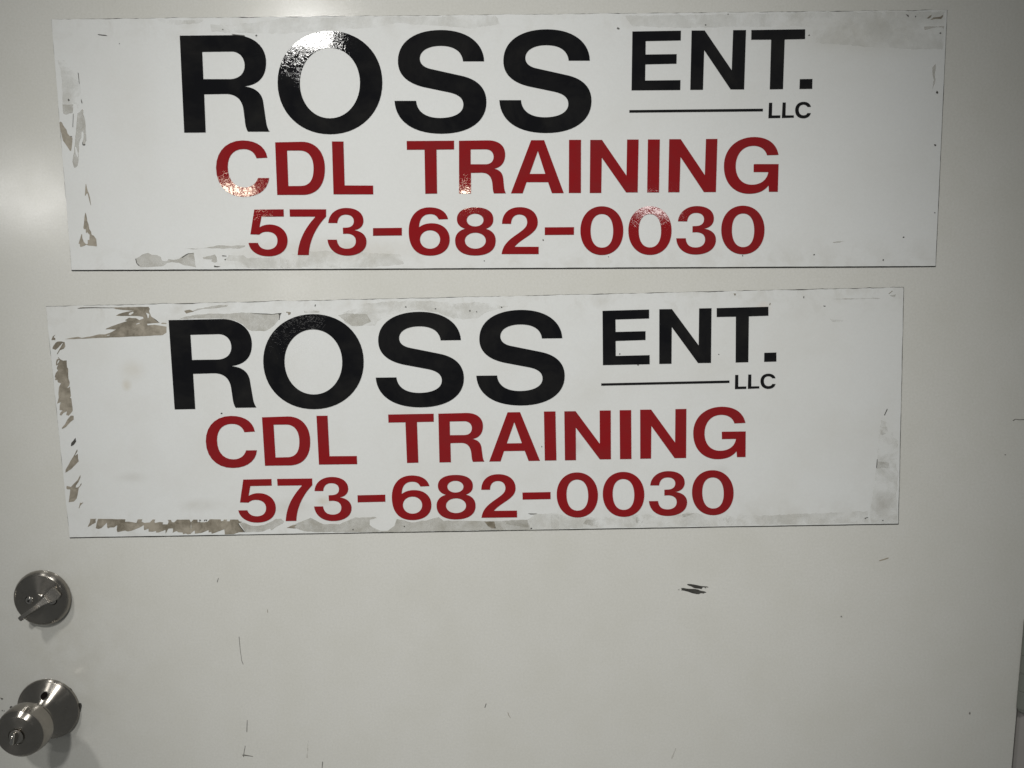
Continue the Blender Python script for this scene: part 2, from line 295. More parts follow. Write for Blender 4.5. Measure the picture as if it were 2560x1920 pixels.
# ------------------------------------------------------------------ traced shapes, in inches on the sheet (signs) or on the door plane
GLYPHS = [["letter","R",0,[[[-14.936,5.077],[-12.356,5.075],[-11.431,5.066,-10.853,4.569,-10.891,3.826],[-10.924,3.195,-11.281,2.796,-12.027,2.738],[-11.527,2.697,-11.177,2.477,-11.126,2.014],[-11.041,1.143],[-11.023,0.91,-10.978,0.778,-10.897,0.64],[-11.938,0.648],[-12.021,0.786,-12.049,0.947,-12.059,1.209],[-12.085,1.558],[-12.1,2.109,-12.386,2.401,-12.928,2.4],[-13.939,2.391],[-13.976,0.623],[-15.014,0.625]],[[-13.912,4.332],[-12.518,4.336],[-12.128,4.332,-11.905,4.036,-11.925,3.678],[-11.944,3.319,-12.228,3.077,-12.679,3.075],[-13.934,3.086]]]],
["letter","O",0,[[[-10.391,2.895],[-10.324,4.249,-9.218,5.232,-7.79,5.218],[-6.364,5.204,-5.346,4.203,-5.392,2.852],[-5.439,1.491,-6.542,0.485,-7.988,0.496],[-9.437,0.507,-10.459,1.531,-10.391,2.895]],[[-9.332,2.871],[-9.29,3.782,-8.635,4.475,-7.828,4.467],[-7.022,4.459,-6.427,3.756,-6.461,2.846],[-6.496,1.931,-7.149,1.228,-7.964,1.235],[-8.779,1.241,-9.374,1.955,-9.332,2.871]]]],
["letter","S",0,[[[-0.539,3.784],[-0.552,4.601,-1.288,5.203,-2.546,5.215],[-3.742,5.227,-4.594,4.731,-4.623,3.827],[-4.644,3.196,-4.199,2.821,-3.432,2.635],[-2.249,2.387],[-1.802,2.29,-1.565,2.118,-1.572,1.807],[-1.58,1.434,-2.021,1.204,-2.698,1.209],[-3.343,1.214,-3.788,1.483,-3.814,2.006],[-4.846,2.015],[-4.818,1.085,-4.043,0.5,-2.652,0.483],[-1.295,0.473,-0.486,1.052,-0.47,1.923],[-0.457,2.573,-0.888,2.978,-1.654,3.139],[-3.088,3.46],[-3.407,3.539,-3.585,3.695,-3.578,3.941],[-3.568,4.278,-3.188,4.51,-2.581,4.504],[-1.942,4.498,-1.581,4.244,-1.54,3.793]]]],
["letter","S",0,[[[4.442,3.771],[4.429,4.586,3.694,5.186,2.439,5.198],[1.245,5.21,0.394,4.715,0.366,3.814],[0.345,3.184,0.789,2.81,1.554,2.625],[2.735,2.377],[3.181,2.28,3.418,2.109,3.411,1.799],[3.403,1.427,2.963,1.197,2.287,1.202],[1.643,1.207,1.199,1.475,1.173,1.997],[0.143,2.006],[0.171,1.078,0.944,0.495,2.333,0.478],[3.687,0.468,4.495,1.045,4.511,1.914],[4.524,2.563,4.093,2.967,3.329,3.127],[1.898,3.447],[1.579,3.526,1.402,3.682,1.408,3.927],[1.418,4.263,1.798,4.495,2.404,4.489],[3.041,4.483,3.402,4.23,3.443,3.78]]]],
["letter","E",0,[[[6.437,5.064],[8.707,5.078],[8.702,4.644],[7.064,4.628],[7.059,4.021],[8.517,4.027],[8.512,3.598],[7.052,3.58],[7.042,2.843],[8.702,2.849],[8.698,2.401],[6.4,2.404]]]],
["letter","N",0,[[[9.203,5.081],[9.815,5.075],[11.1,3.274],[11.137,5.078],[11.739,5.077],[11.697,2.404],[11.064,2.409],[9.801,4.199],[9.765,2.404],[9.165,2.405]]]],
["letter","T",0,[[[11.987,5.074],[14.487,5.085],[14.491,4.653],[13.547,4.642],[13.518,2.401],[12.899,2.398],[12.916,4.64],[11.987,4.645]]]],
["full_stop",".",0,[[[14.295,2.845],[14.883,2.848],[14.887,2.405],[14.29,2.402]]]],
["underline","_",0,[[[6.297,1.5],[12.593,1.515],[12.595,1.397],[6.297,1.387]]]],
["letter","L",0,[[[12.875,1.784],[13.029,1.783],[13.025,1.203],[13.421,1.204],[13.419,1.086],[12.861,1.082]]]],
["letter","L",0,[[[13.515,1.791],[13.665,1.79],[13.663,1.202],[14.054,1.199],[14.057,1.097],[13.494,1.085]]]],
["letter","C",0,[[[14.847,1.582],[14.802,1.732,14.675,1.814,14.496,1.815],[14.259,1.817,14.105,1.665,14.111,1.434],[14.117,1.211,14.266,1.063,14.499,1.061],[14.683,1.06,14.818,1.144,14.851,1.294],[14.693,1.303],[14.661,1.231,14.6,1.195,14.504,1.195],[14.371,1.196,14.281,1.29,14.277,1.44],[14.273,1.594,14.358,1.687,14.491,1.686],[14.587,1.685,14.659,1.644,14.685,1.583]]]],
["letter","C",1,[[[-11.066,-0.576],[-11.122,-0.055,-11.555,0.236,-12.218,0.241],[-12.989,0.246,-13.532,-0.263,-13.577,-1.029],[-13.626,-1.869,-13.104,-2.407,-12.309,-2.411],[-11.622,-2.416,-11.118,-2.096,-11.028,-1.529],[-11.576,-1.525],[-11.681,-1.811,-11.924,-1.975,-12.249,-1.973],[-12.754,-1.969,-13.04,-1.592,-13.006,-0.998],[-12.976,-0.476,-12.689,-0.158,-12.204,-0.162],[-11.863,-0.164,-11.674,-0.329,-11.592,-0.597]]]],
["letter","D",1,[[[-10.653,0.139],[-9.375,0.157],[-8.624,0.152,-8.279,-0.405,-8.309,-1.1],[-8.34,-1.833,-8.695,-2.304,-9.381,-2.335],[-10.679,-2.327]],[[-10.095,-0.246],[-9.465,-0.251],[-9.036,-0.261,-8.836,-0.609,-8.858,-1.096],[-8.881,-1.62,-9.074,-1.905,-9.506,-1.913],[-10.115,-1.916]]]],
["letter","L",1,[[[-7.916,0.161],[-7.359,0.156],[-7.387,-1.902],[-6.013,-1.918],[-6.02,-2.331],[-7.947,-2.319]]]],
["letter","T",1,[[[-4.327,0.154],[-2.053,0.153],[-2.063,-0.251],[-2.904,-0.253],[-2.934,-2.313],[-3.508,-2.318],[-3.484,-0.253],[-4.331,-0.251]]]],
["letter","R",1,[[[-1.821,0.148],[-0.441,0.158],[0.14,0.153,0.384,-0.143,0.378,-0.507],[0.372,-0.871,0.16,-1.126,-0.183,-1.16],[0.117,-1.215,0.239,-1.378,0.264,-1.622],[0.299,-2.031],[0.309,-2.153,0.337,-2.256,0.378,-2.321],[-0.195,-2.322],[-0.244,-2.232,-0.25,-2.109,-0.256,-1.986],[-0.268,-1.741,-0.303,-1.35,-0.762,-1.347],[-1.279,-1.352],[-1.3,-2.323],[-1.878,-2.32]],[[-1.268,-0.256],[-0.553,-0.257],[-0.303,-0.259,-0.178,-0.422,-0.181,-0.604],[-0.184,-0.807,-0.316,-0.952,-0.566,-0.954],[-1.283,-0.949]]]],
["letter","A",1,[[[1.625,0.15],[2.246,0.146],[3.158,-2.33],[2.591,-2.327],[2.412,-1.812],[1.379,-1.805],[1.188,-2.326],[0.62,-2.323]],[[1.942,-0.356],[2.283,-1.42],[1.534,-1.419]]]],
["letter","I",1,[[[3.43,0.153],[4.004,0.149],[3.983,-2.327],[3.399,-2.324]]]],
["letter","N",1,[[[4.44,0.143],[5.0,0.139],[6.162,-1.527],[6.191,0.147],[6.741,0.143],[6.7,-2.319],[6.146,-2.315],[4.989,-0.684],[4.959,-2.334],[4.404,-2.33]]]],
["letter","I",1,[[[7.179,0.144],[7.749,0.14],[7.721,-2.325],[7.15,-2.322]]]],
["letter","N",1,[[[8.191,0.149],[8.736,0.145],[9.896,-1.531],[9.931,0.144],[10.474,0.145],[10.436,-2.325],[9.863,-2.322],[8.734,-0.676],[8.697,-2.323],[8.157,-2.32]]]],
["letter","G",1,[[[13.376,-0.613],[13.27,-0.093,12.858,0.21,12.217,0.219],[11.363,0.226,10.785,-0.326,10.798,-1.124],[10.81,-1.925,11.321,-2.411,12.011,-2.416],[12.441,-2.418,12.718,-2.297,12.936,-2.036],[12.956,-2.328],[13.381,-2.331],[13.39,-1.041],[12.259,-1.033],[12.216,-1.033,12.208,-1.049,12.209,-1.083],[12.215,-1.403],[12.91,-1.408],[12.858,-1.77,12.562,-1.996,12.132,-1.993],[11.659,-1.99,11.369,-1.633,11.36,-1.149],[11.351,-0.582,11.669,-0.182,12.183,-0.186],[12.525,-0.188,12.763,-0.361,12.833,-0.626]]]],
["digit","5",1,[[[-11.833,-3.019],[-10.402,-3.014],[-10.41,-3.356],[-11.501,-3.358],[-11.623,-3.868],[-11.471,-3.772,-11.299,-3.732,-11.115,-3.733],[-10.621,-3.736,-10.263,-4.056,-10.285,-4.513],[-10.307,-4.972,-10.696,-5.263,-11.264,-5.26],[-11.804,-5.258,-12.159,-4.991,-12.204,-4.609],[-11.747,-4.611],[-11.682,-4.826,-11.531,-4.924,-11.276,-4.931],[-10.992,-4.933,-10.794,-4.775,-10.781,-4.511],[-10.768,-4.247,-10.963,-4.08,-11.275,-4.078],[-11.43,-4.077,-11.546,-4.118,-11.658,-4.215],[-12.088,-4.196]]]],
["digit","7",1,[[[-10.114,-3.016],[-8.336,-3.026],[-8.351,-3.367],[-8.727,-3.732,-9.208,-4.366,-9.282,-5.206],[-9.827,-5.203],[-9.75,-4.475,-9.384,-3.894,-8.888,-3.395],[-8.903,-3.37],[-10.116,-3.363]]]],
["digit","3",1,[[[-8.259,-3.674],[-8.213,-3.239,-7.849,-2.963,-7.357,-2.966],[-6.837,-2.969,-6.532,-3.221,-6.545,-3.579],[-6.554,-3.813,-6.721,-3.992,-7.018,-4.026],[-6.653,-4.075,-6.424,-4.27,-6.435,-4.589],[-6.45,-4.991,-6.839,-5.248,-7.405,-5.246],[-7.943,-5.243,-8.299,-4.954,-8.335,-4.474],[-7.878,-4.476],[-7.852,-4.762,-7.703,-4.91,-7.406,-4.912],[-7.137,-4.913,-6.962,-4.78,-6.954,-4.558],[-6.945,-4.323,-7.11,-4.197,-7.392,-4.193],[-7.561,-4.198],[-7.561,-3.907],[-7.38,-3.9],[-7.154,-3.893,-7.023,-3.783,-7.016,-3.604],[-7.008,-3.397,-7.159,-3.286,-7.398,-3.285],[-7.651,-3.283,-7.784,-3.434,-7.817,-3.682]]]],
["hyphen","-",1,[[[-6.095,-3.934],[-4.691,-3.926],[-4.702,-4.289],[-6.108,-4.297]]]],
["digit","6",1,[[[-2.439,-3.523],[-2.509,-3.173,-2.819,-2.965,-3.323,-2.962],[-3.985,-2.958,-4.346,-3.441,-4.366,-4.092],[-4.389,-4.84,-4.053,-5.264,-3.37,-5.267],[-2.783,-5.27,-2.395,-4.975,-2.383,-4.492],[-2.372,-4.026,-2.712,-3.72,-3.233,-3.717],[-3.501,-3.715,-3.693,-3.786,-3.854,-3.903],[-3.827,-3.506,-3.647,-3.281,-3.3,-3.283],[-3.079,-3.284,-2.971,-3.372,-2.896,-3.536]],[[-3.824,-4.489],[-3.817,-4.238,-3.602,-4.05,-3.326,-4.051],[-3.049,-4.053,-2.845,-4.243,-2.852,-4.494],[-2.858,-4.745,-3.072,-4.934,-3.35,-4.933],[-3.627,-4.931,-3.831,-4.74,-3.824,-4.489]]]],
["digit","8",1,[[[-1.119,-2.975],[-0.553,-2.978,-0.242,-3.187,-0.249,-3.542],[-0.253,-3.774,-0.382,-3.928,-0.629,-3.995],[-0.321,-4.068,-0.148,-4.27,-0.154,-4.566],[-0.162,-5.017,-0.533,-5.275,-1.167,-5.271],[-1.784,-5.268,-2.136,-5.007,-2.126,-4.555],[-2.119,-4.26,-1.931,-4.059,-1.619,-3.986],[-1.88,-3.92,-2.018,-3.748,-2.013,-3.532],[-2.005,-3.176,-1.685,-2.971,-1.119,-2.975]],[[-1.535,-3.576],[-1.531,-3.404,-1.355,-3.276,-1.125,-3.277],[-0.895,-3.278,-0.725,-3.409,-0.728,-3.581],[-0.731,-3.753,-0.908,-3.882,-1.138,-3.88],[-1.368,-3.879,-1.538,-3.748,-1.535,-3.576]],[[-1.648,-4.556],[-1.643,-4.339,-1.422,-4.177,-1.134,-4.178],[-0.846,-4.18,-0.633,-4.344,-0.637,-4.562],[-0.641,-4.779,-0.862,-4.942,-1.15,-4.941],[-1.439,-4.939,-1.653,-4.774,-1.648,-4.556]]]],
["digit","2",1,[[[0.163,-3.761],[0.181,-3.282,0.5,-2.975,1.034,-2.978],[1.583,-2.982,1.899,-3.276,1.894,-3.708],[1.888,-4.25,1.155,-4.402,0.754,-4.86],[1.922,-4.866],[1.918,-5.215],[0.117,-5.206],[0.188,-4.707,0.587,-4.461,0.905,-4.245],[1.223,-4.03,1.376,-3.907,1.379,-3.69],[1.382,-3.474,1.249,-3.328,1.013,-3.327],[0.762,-3.325,0.618,-3.485,0.604,-3.766]]]],
["hyphen","-",1,[[[2.226,-3.941],[3.639,-3.939],[3.632,-4.301],[2.223,-4.304]]]],
["digit","0",1,[[[3.942,-4.109],[3.946,-3.427,4.372,-2.957,4.981,-2.96],[5.59,-2.964,6.013,-3.439,6.013,-4.12],[6.014,-4.805,5.588,-5.28,4.975,-5.277],[4.362,-5.274,3.938,-4.795,3.942,-4.109]],[[4.439,-4.119],[4.441,-3.617,4.642,-3.324,4.982,-3.326],[5.323,-3.327,5.522,-3.623,5.522,-4.125],[5.521,-4.629,5.321,-4.924,4.979,-4.923],[4.637,-4.921,4.437,-4.623,4.439,-4.119]]]],
["digit","0",1,[[[6.252,-4.119],[6.251,-3.439,6.676,-2.97,7.288,-2.974],[7.9,-2.978,8.328,-3.451,8.334,-4.131],[8.339,-4.813,7.914,-5.287,7.298,-5.284],[6.682,-5.281,6.253,-4.802,6.252,-4.119]],[[6.753,-4.127],[6.751,-3.628,6.949,-3.337,7.287,-3.339],[7.625,-3.341,7.825,-3.634,7.828,-4.133],[7.831,-4.633,7.634,-4.926,7.294,-4.925],[6.954,-4.923,6.754,-4.627,6.753,-4.127]]]],
["digit","3",1,[[[8.633,-3.691],[8.679,-3.252,9.045,-2.974,9.539,-2.977],[10.062,-2.98,10.368,-3.234,10.355,-3.595],[10.346,-3.831,10.178,-4.011,9.88,-4.046],[10.247,-4.095,10.477,-4.291,10.466,-4.613],[10.451,-5.018,10.06,-5.277,9.491,-5.275],[8.95,-5.272,8.592,-4.981,8.556,-4.497],[9.016,-4.499],[9.042,-4.787,9.191,-4.936,9.49,-4.938],[9.76,-4.939,9.936,-4.805,9.944,-4.582],[9.953,-4.345,9.787,-4.218,9.504,-4.214],[9.334,-4.219],[9.334,-3.926],[9.516,-3.919],[9.743,-3.912,9.875,-3.801,9.882,-3.62],[9.89,-3.412,9.738,-3.3,9.498,-3.299],[9.244,-3.297,9.11,-3.449,9.077,-3.699]]]],
["digit","0",1,[[[10.713,-4.114],[10.703,-3.435,11.119,-2.968,11.729,-2.971],[12.338,-2.975,12.772,-3.447,12.786,-4.125],[12.8,-4.806,12.384,-5.279,11.77,-5.276],[11.157,-5.273,10.723,-4.796,10.713,-4.114]],[[11.227,-4.132],[11.218,-3.631,11.41,-3.338,11.746,-3.34],[12.081,-3.342,12.283,-3.637,12.293,-4.137],[12.303,-4.639,12.111,-4.934,11.774,-4.932],[11.437,-4.931,11.235,-4.634,11.227,-4.132]]]]]
MARKS = {1:[['adhesive_residue',2,[[(-21.031,1.139),(-20.959,1.187),(-20.902,1.138),(-20.86,1.023),(-20.708,0.794),(-20.677,0.63),(-20.572,0.498),(-20.455,0.432),(-20.477,0.235),(-20.541,-0.093),(-20.583,-0.191),(-20.627,-0.184),(-20.768,0.057),(-20.92,0.288),(-20.958,0.452),(-20.977,0.632),(-21.015,0.796)]]],
['adhesive_residue',1,[[(-20.112,1.571),(-19.995,1.636),(-19.867,1.765),(-19.821,1.699),(-19.844,1.537),(-19.783,1.308),(-19.765,0.982),(-19.779,0.492),(-19.789,0.279),(-19.835,0.214),(-19.862,0.083),(-19.948,0.067),(-19.996,0.117),(-19.979,0.248),(-19.925,0.362),(-19.897,0.591),(-19.92,0.738),(-19.987,0.657),(-20.022,0.428),(-20.122,0.249),(-20.177,0.069),(-20.216,-0.424),(-20.244,-0.654),(-20.315,-0.901),(-20.37,-0.95),(-20.459,-0.996),(-20.497,-0.95),(-20.549,-0.702),(-20.504,-0.488),(-20.435,-0.258),(-20.374,0.07),(-20.307,0.496),(-20.247,0.823),(-20.193,1.149),(-20.134,1.474)],[(-20.363,0.005),(-20.307,-0.029),(-20.242,-0.325),(-20.263,-0.506),(-20.355,-0.324),(-20.365,-0.16)]]],
['tape_film',0,[[(-20.868,4.032),(-20.734,4.031),(-20.582,4.03),(-20.458,3.9),(-20.355,3.707),(-20.088,3.672),(-19.952,3.478),(-19.919,3.253),(-19.899,2.866),(-19.855,2.348),(-19.836,2.154),(-19.992,1.895),(-20.097,1.766),(-20.102,1.961),(-20.262,1.995),(-20.289,1.995),(-20.815,2.0),(-20.755,2.938),(-20.77,3.582),(-20.865,3.872)]]],
['adhesive_residue',1,[[(-20.809,1.986),(-20.29,1.982),(-20.35,1.573),(-20.501,1.558),(-20.662,1.494),(-20.8,1.551)]]],
['scuff',3,[[(-20.329,1.541),(-20.312,1.541),(-20.385,0.922),(-20.405,0.922)]]],
['scuff',3,[[(-20.522,2.224),(-20.48,2.234),(-20.446,2.191),(-20.464,2.139),(-20.505,2.133),(-20.524,2.159)]]],
['scuff',3,[[(-20.572,0.498),(-20.476,0.507),(-20.461,0.481),(-20.53,0.472)]]],
['scuff',3,[[(-19.944,3.446),(-19.92,3.414),(-19.911,3.22),(-19.907,2.93),(-19.924,2.93),(-19.936,3.253)]]],
['scuff',3,[[(-19.885,2.219),(-19.852,2.121),(-19.843,2.024),(-19.87,2.024),(-19.891,2.105)]]],
['scuff',3,[[(-19.988,0.215),(-19.968,0.215),(-19.973,0.107),(-19.865,0.126),(-19.856,0.073),(-19.959,0.061),(-19.997,0.1)]]],
['adhesive_residue',2,[[(-19.984,-1.747),(-19.963,-1.77),(-19.916,-2.079),(-19.876,-2.171),(-19.832,-2.377),(-19.806,-2.745),(-19.823,-2.773),(-19.847,-2.653),(-19.902,-2.354),(-19.925,-2.198),(-19.986,-2.216),(-20.033,-2.312),(-20.068,-2.296),(-20.03,-2.032)]]],
['adhesive_residue',2,[[(-20.115,-3.116),(-20.084,-3.181),(-20.053,-3.389),(-20.055,-3.505),(-20.003,-3.667),(-19.981,-3.898),(-19.911,-4.014),(-19.884,-4.177),(-19.785,-4.224),(-19.678,-4.387),(-19.668,-4.724),(-19.717,-4.74),(-19.882,-4.711),(-20.083,-4.699),(-20.187,-4.652),(-20.262,-4.698),(-20.47,-4.767),(-20.508,-4.731),(-20.499,-4.62),(-20.565,-4.603),(-20.46,-4.336),(-20.385,-4.139),(-20.351,-4.163),(-20.363,-4.314),(-20.296,-4.523),(-20.208,-4.621),(-20.113,-4.617),(-20.098,-4.431),(-20.014,-4.42),(-19.983,-4.176),(-20.039,-4.13),(-20.092,-4.048),(-20.145,-4.106),(-20.165,-4.059),(-20.153,-3.909),(-20.248,-3.908),(-20.265,-3.827),(-20.21,-3.573),(-20.175,-3.342)]]],
['adhesive_residue',1,[[(-17.827,-5.354),(-17.642,-5.26),(-17.455,-5.138),(-17.164,-5.063),(-16.992,-5.158),(-16.743,-5.17),(-16.553,-5.265),(-16.512,-5.458),(-16.262,-5.459),(-16.184,-5.361),(-15.973,-5.408),(-15.685,-5.374),(-15.462,-5.235),(-15.204,-5.097),(-14.917,-5.063),(-14.899,-5.361),(-14.854,-5.781),(-15.135,-5.71),(-15.419,-5.673),(-15.696,-5.549),(-16.051,-5.513),(-16.269,-5.564),(-16.457,-5.703),(-17.14,-5.753),(-17.605,-5.751),(-17.739,-5.627)]]],
['adhesive_residue',1,[[(-15.348,-4.841),(-15.118,-4.864),(-14.584,-4.866),(-14.153,-4.799),(-13.938,-4.772),(-13.757,-4.721),(-12.372,-4.728),(-12.393,-4.797),(-12.628,-4.876),(-13.872,-4.863),(-14.191,-4.847),(-14.8,-4.9),(-15.084,-4.888)]]],
['adhesive_residue',1,[[(-14.503,-5.293),(-13.889,-5.156),(-13.808,-5.296),(-13.803,-5.506),(-13.913,-5.558),(-14.087,-5.487),(-14.046,-5.4),(-14.472,-5.37)]]],
['tape_film',0,[[(-13.214,-5.177),(-12.504,-5.197),(-12.334,-5.338),(-11.194,-5.308),(-10.334,-5.138),(-9.981,-5.175),(-10.012,-5.845),(-12.931,-5.832),(-12.946,-5.475),(-13.266,-5.456),(-13.441,-5.403),(-13.257,-5.299)]]],
['scuff',3,[[(-13.536,-5.199),(-13.324,-5.225),(-13.332,-5.253),(-13.538,-5.241)]]],
['scuff',3,[[(-17.826,-5.34),(-17.784,-5.354),(-17.752,-5.557),(-17.635,-5.67),(-17.672,-5.691),(-17.779,-5.575)]]],
['scuff',3,[[(-13.956,-5.687),(-13.869,-5.715),(-13.656,-5.737),(-13.783,-5.772),(-13.961,-5.764)]]],
['scuff',3,[[(-13.433,-5.396),(-13.361,-5.375),(-13.371,-5.431),(-13.428,-5.431)]]],
['scuff',3,[[(-15.537,-5.288),(-15.314,-5.149),(-15.186,-5.094),(-14.919,-5.095),(-15.176,-5.115),(-15.354,-5.212),(-15.503,-5.309)]]],
['tape_film',0,[[(-10.69,-5.265),(-9.501,-5.02),(-7.543,-5.03),(-4.813,-5.197),(-4.632,-5.66),(-6.202,-5.807),(-10.717,-5.806)]]],
['tape_film',0,[[(-15.951,5.816),(-14.522,5.784),(-13.721,5.794),(-13.958,5.651),(-15.108,5.572),(-15.675,5.668)]]],
['tape_film',4,[[(-13.448,5.574),(-12.822,5.532),(-11.294,5.625),(-10.144,5.812),(-8.246,5.829),(-5.219,5.835),(0.057,5.818),(0.239,5.439),(-1.083,5.272),(-2.588,5.395),(-4.661,5.56),(-5.803,5.354),(-7.131,5.295),(-8.462,5.236),(-10.179,5.108),(-11.319,5.155),(-13.41,5.247)]]],
['tape_film',4,[[(6.054,5.776),(9.04,5.782),(12.388,5.802),(16.093,5.836),(20.929,5.822),(20.897,4.128),(19.304,4.143),(17.629,4.266),(16.14,4.388),(14.835,4.508),(14.854,5.153),(14.443,5.228),(8.672,5.213),(6.429,5.307)]]],
['scuff',3,[[(19.126,5.705),(19.227,5.678),(19.27,5.607),(19.231,5.595),(19.188,5.653)]]],
['scuff',2,[[(20.085,5.515),(20.23,5.636),(20.321,5.674),(20.283,5.571),(20.168,5.515)]]],
['scuff',2,[[(20.271,5.456),(20.4,5.554),(20.699,5.583),(20.845,5.669),(20.833,5.566),(20.753,5.486),(20.503,5.498),(20.305,5.449)]]],
['adhesive_residue',1,[[(19.984,5.149),(20.25,5.169),(20.902,5.16),(20.885,5.018),(20.854,5.099),(20.553,5.124),(20.256,5.056),(20.024,4.994)]]],
['scuff',3,[[(-12.463,5.13),(-11.857,5.069),(-11.84,5.024),(-12.087,5.035),(-12.427,5.102)]]],
['scuff',3,[[(-18.849,5.182),(-18.468,5.142),(-18.394,5.105),(-18.623,5.116),(-18.832,5.151)]]],
['scuff',1,[[(20.453,3.305),(20.593,3.484),(20.612,2.671),(20.483,2.219),(20.552,2.762),(20.488,2.944)]]],
['scuff',1,[[(16.048,-4.729),(16.333,-4.673),(16.619,-4.656),(16.374,-4.749),(16.126,-4.757)]]],
['scuff',3,[[(14.711,4.819),(14.7,4.799),(14.671,4.796),(14.643,4.801),(14.652,4.833),(14.668,4.841),(14.692,4.853)]]],
['scuff',3,[[(20.793,4.852),(20.764,4.837),(20.741,4.818),(20.73,4.834),(20.708,4.862),(20.743,4.884),(20.775,4.886)]]],
['scuff',3,[[(19.595,5.605),(19.597,5.589),(19.571,5.569),(19.547,5.595),(19.552,5.613),(19.567,5.64),(19.591,5.627)]]],
['scuff',3,[[(20.777,2.199),(20.768,2.152),(20.719,2.13),(20.665,2.185),(20.688,2.223),(20.707,2.272),(20.749,2.229)]]],
['scuff',3,[[(20.798,-0.215),(20.758,-0.262),(20.725,-0.255),(20.711,-0.227),(20.683,-0.188),(20.728,-0.169),(20.772,-0.193)]]],
['scuff',3,[[(20.89,-3.358),(20.888,-3.387),(20.862,-3.376),(20.84,-3.37),(20.84,-3.341),(20.86,-3.339),(20.885,-3.339)]]],
['scuff',3,[[(19.466,-4.5),(19.465,-4.528),(19.43,-4.525),(19.391,-4.522),(19.411,-4.482),(19.423,-4.477),(19.449,-4.463)]]],
['scuff',3,[[(15.232,-5.314),(15.2,-5.331),(15.176,-5.347),(15.164,-5.334),(15.146,-5.303),(15.179,-5.284),(15.21,-5.277)]]],
['scuff',3,[[(18.536,-5.578),(18.528,-5.595),(18.499,-5.622),(18.476,-5.593),(18.47,-5.568),(18.497,-5.535),(18.529,-5.546)]]],
['scuff',3,[[(11.783,-5.335),(11.786,-5.358),(11.758,-5.373),(11.728,-5.344),(11.745,-5.324),(11.753,-5.296),(11.773,-5.318)]]],
['scuff',3,[[(5.847,5.205),(5.811,5.164),(5.781,5.165),(5.764,5.195),(5.749,5.227),(5.785,5.25),(5.821,5.223)]]],
['scuff',3,[[(9.889,5.327),(9.876,5.292),(9.848,5.305),(9.83,5.315),(9.82,5.347),(9.85,5.351),(9.882,5.346)]]],
['scuff',3,[[(10.911,5.799),(10.916,5.778),(10.89,5.784),(10.862,5.786),(10.878,5.812),(10.886,5.814),(10.904,5.822)]]],
['scuff',3,[[(-11.243,5.045),(-11.277,5.024),(-11.309,5.011),(-11.329,5.022),(-11.337,5.06),(-11.303,5.076),(-11.267,5.089)]]],
['scuff',3,[[(-12.842,5.333),(-12.858,5.32),(-12.88,5.302),(-12.891,5.32),(-12.901,5.34),(-12.874,5.362),(-12.848,5.358)]]],
['scuff',3,[[(5.78,5.223),(5.787,5.198),(5.75,5.175),(5.71,5.212),(5.732,5.236),(5.744,5.272),(5.772,5.248)]]],
['scuff',3,[[(2.183,-4.543),(2.159,-4.576),(2.132,-4.581),(2.111,-4.551),(2.11,-4.525),(2.133,-4.5),(2.161,-4.526)]]],
['scuff',3,[[(5.318,-5.361),(5.301,-5.386),(5.284,-5.379),(5.275,-5.369),(5.263,-5.347),(5.287,-5.341),(5.31,-5.349)]]],
['scuff',3,[[(-0.708,-5.524),(-0.704,-5.551),(-0.732,-5.541),(-0.762,-5.539),(-0.746,-5.508),(-0.735,-5.507),(-0.712,-5.5)]]],
['scuff',3,[[(-17.824,4.744),(-17.834,4.733),(-17.85,4.73),(-17.864,4.733),(-17.86,4.752),(-17.849,4.757),(-17.834,4.764)]]]],2:[['adhesive_residue',2,[[(-20.202,4.245),(-19.876,4.31),(-19.524,4.354),(-19.356,4.293),(-18.945,4.348),(-18.471,4.452),(-18.183,4.441),(-17.916,4.512),(-17.597,4.669),(-17.813,4.682),(-18.116,4.688),(-18.098,4.725),(-17.797,4.839),(-17.321,4.986),(-16.995,5.079),(-17.113,5.115),(-16.893,5.242),(-16.723,5.215),(-16.55,5.206),(-16.387,5.108),(-16.178,5.181),(-16.199,5.261),(-16.483,5.31),(-16.827,5.326),(-17.432,5.339),(-17.546,5.353),(-17.394,5.429),(-17.098,5.508),(-16.805,5.559),(-16.573,5.576),(-17.145,5.623),(-17.515,5.674),(-17.653,5.733),(-18.083,5.751),(-18.516,5.749),(-19.15,5.751),(-19.425,5.743),(-19.261,5.796),(-18.8,5.795),(-18.226,5.768),(-17.362,5.758),(-16.643,5.754),(-15.881,5.755),(-15.824,5.651),(-15.872,5.539),(-15.794,5.281),(-15.687,5.193),(-15.554,5.076),(-15.45,4.946),(-15.71,4.943),(-16.029,4.921),(-16.008,4.841),(-15.659,4.865),(-15.069,4.758),(-15.095,4.467),(-15.302,4.343),(-16.055,4.321),(-17.388,4.286),(-18.663,4.27),(-19.651,4.242)],[(-16.036,5.471),(-15.87,5.396),(-15.915,5.227),(-15.962,5.185),(-15.99,5.342)],[(-16.591,4.922),(-16.413,4.975),(-16.378,4.951),(-16.545,4.898)],[(-16.908,5.39),(-16.872,5.469),(-16.664,5.536),(-16.653,5.464),(-16.824,5.366)],[(-18.102,4.387),(-17.953,4.424),(-17.933,4.401),(-18.046,4.369)]]],
['adhesive_residue',3,[[(-19.424,5.749),(-19.089,5.784),(-18.656,5.792),(-18.225,5.771),(-17.795,5.751),(-17.538,5.734),(-17.941,5.734),(-18.515,5.755),(-19.092,5.75),(-19.382,5.737)]]],
['scuff',3,[[(-15.7,5.213),(-15.525,5.076),(-15.406,4.959),(-15.432,4.954),(-15.582,5.077)]]],
['adhesive_residue',2,[[(-20.887,4.216),(-20.794,4.401),(-20.655,4.484),(-20.756,4.357),(-20.675,4.298),(-20.698,4.212)]]],
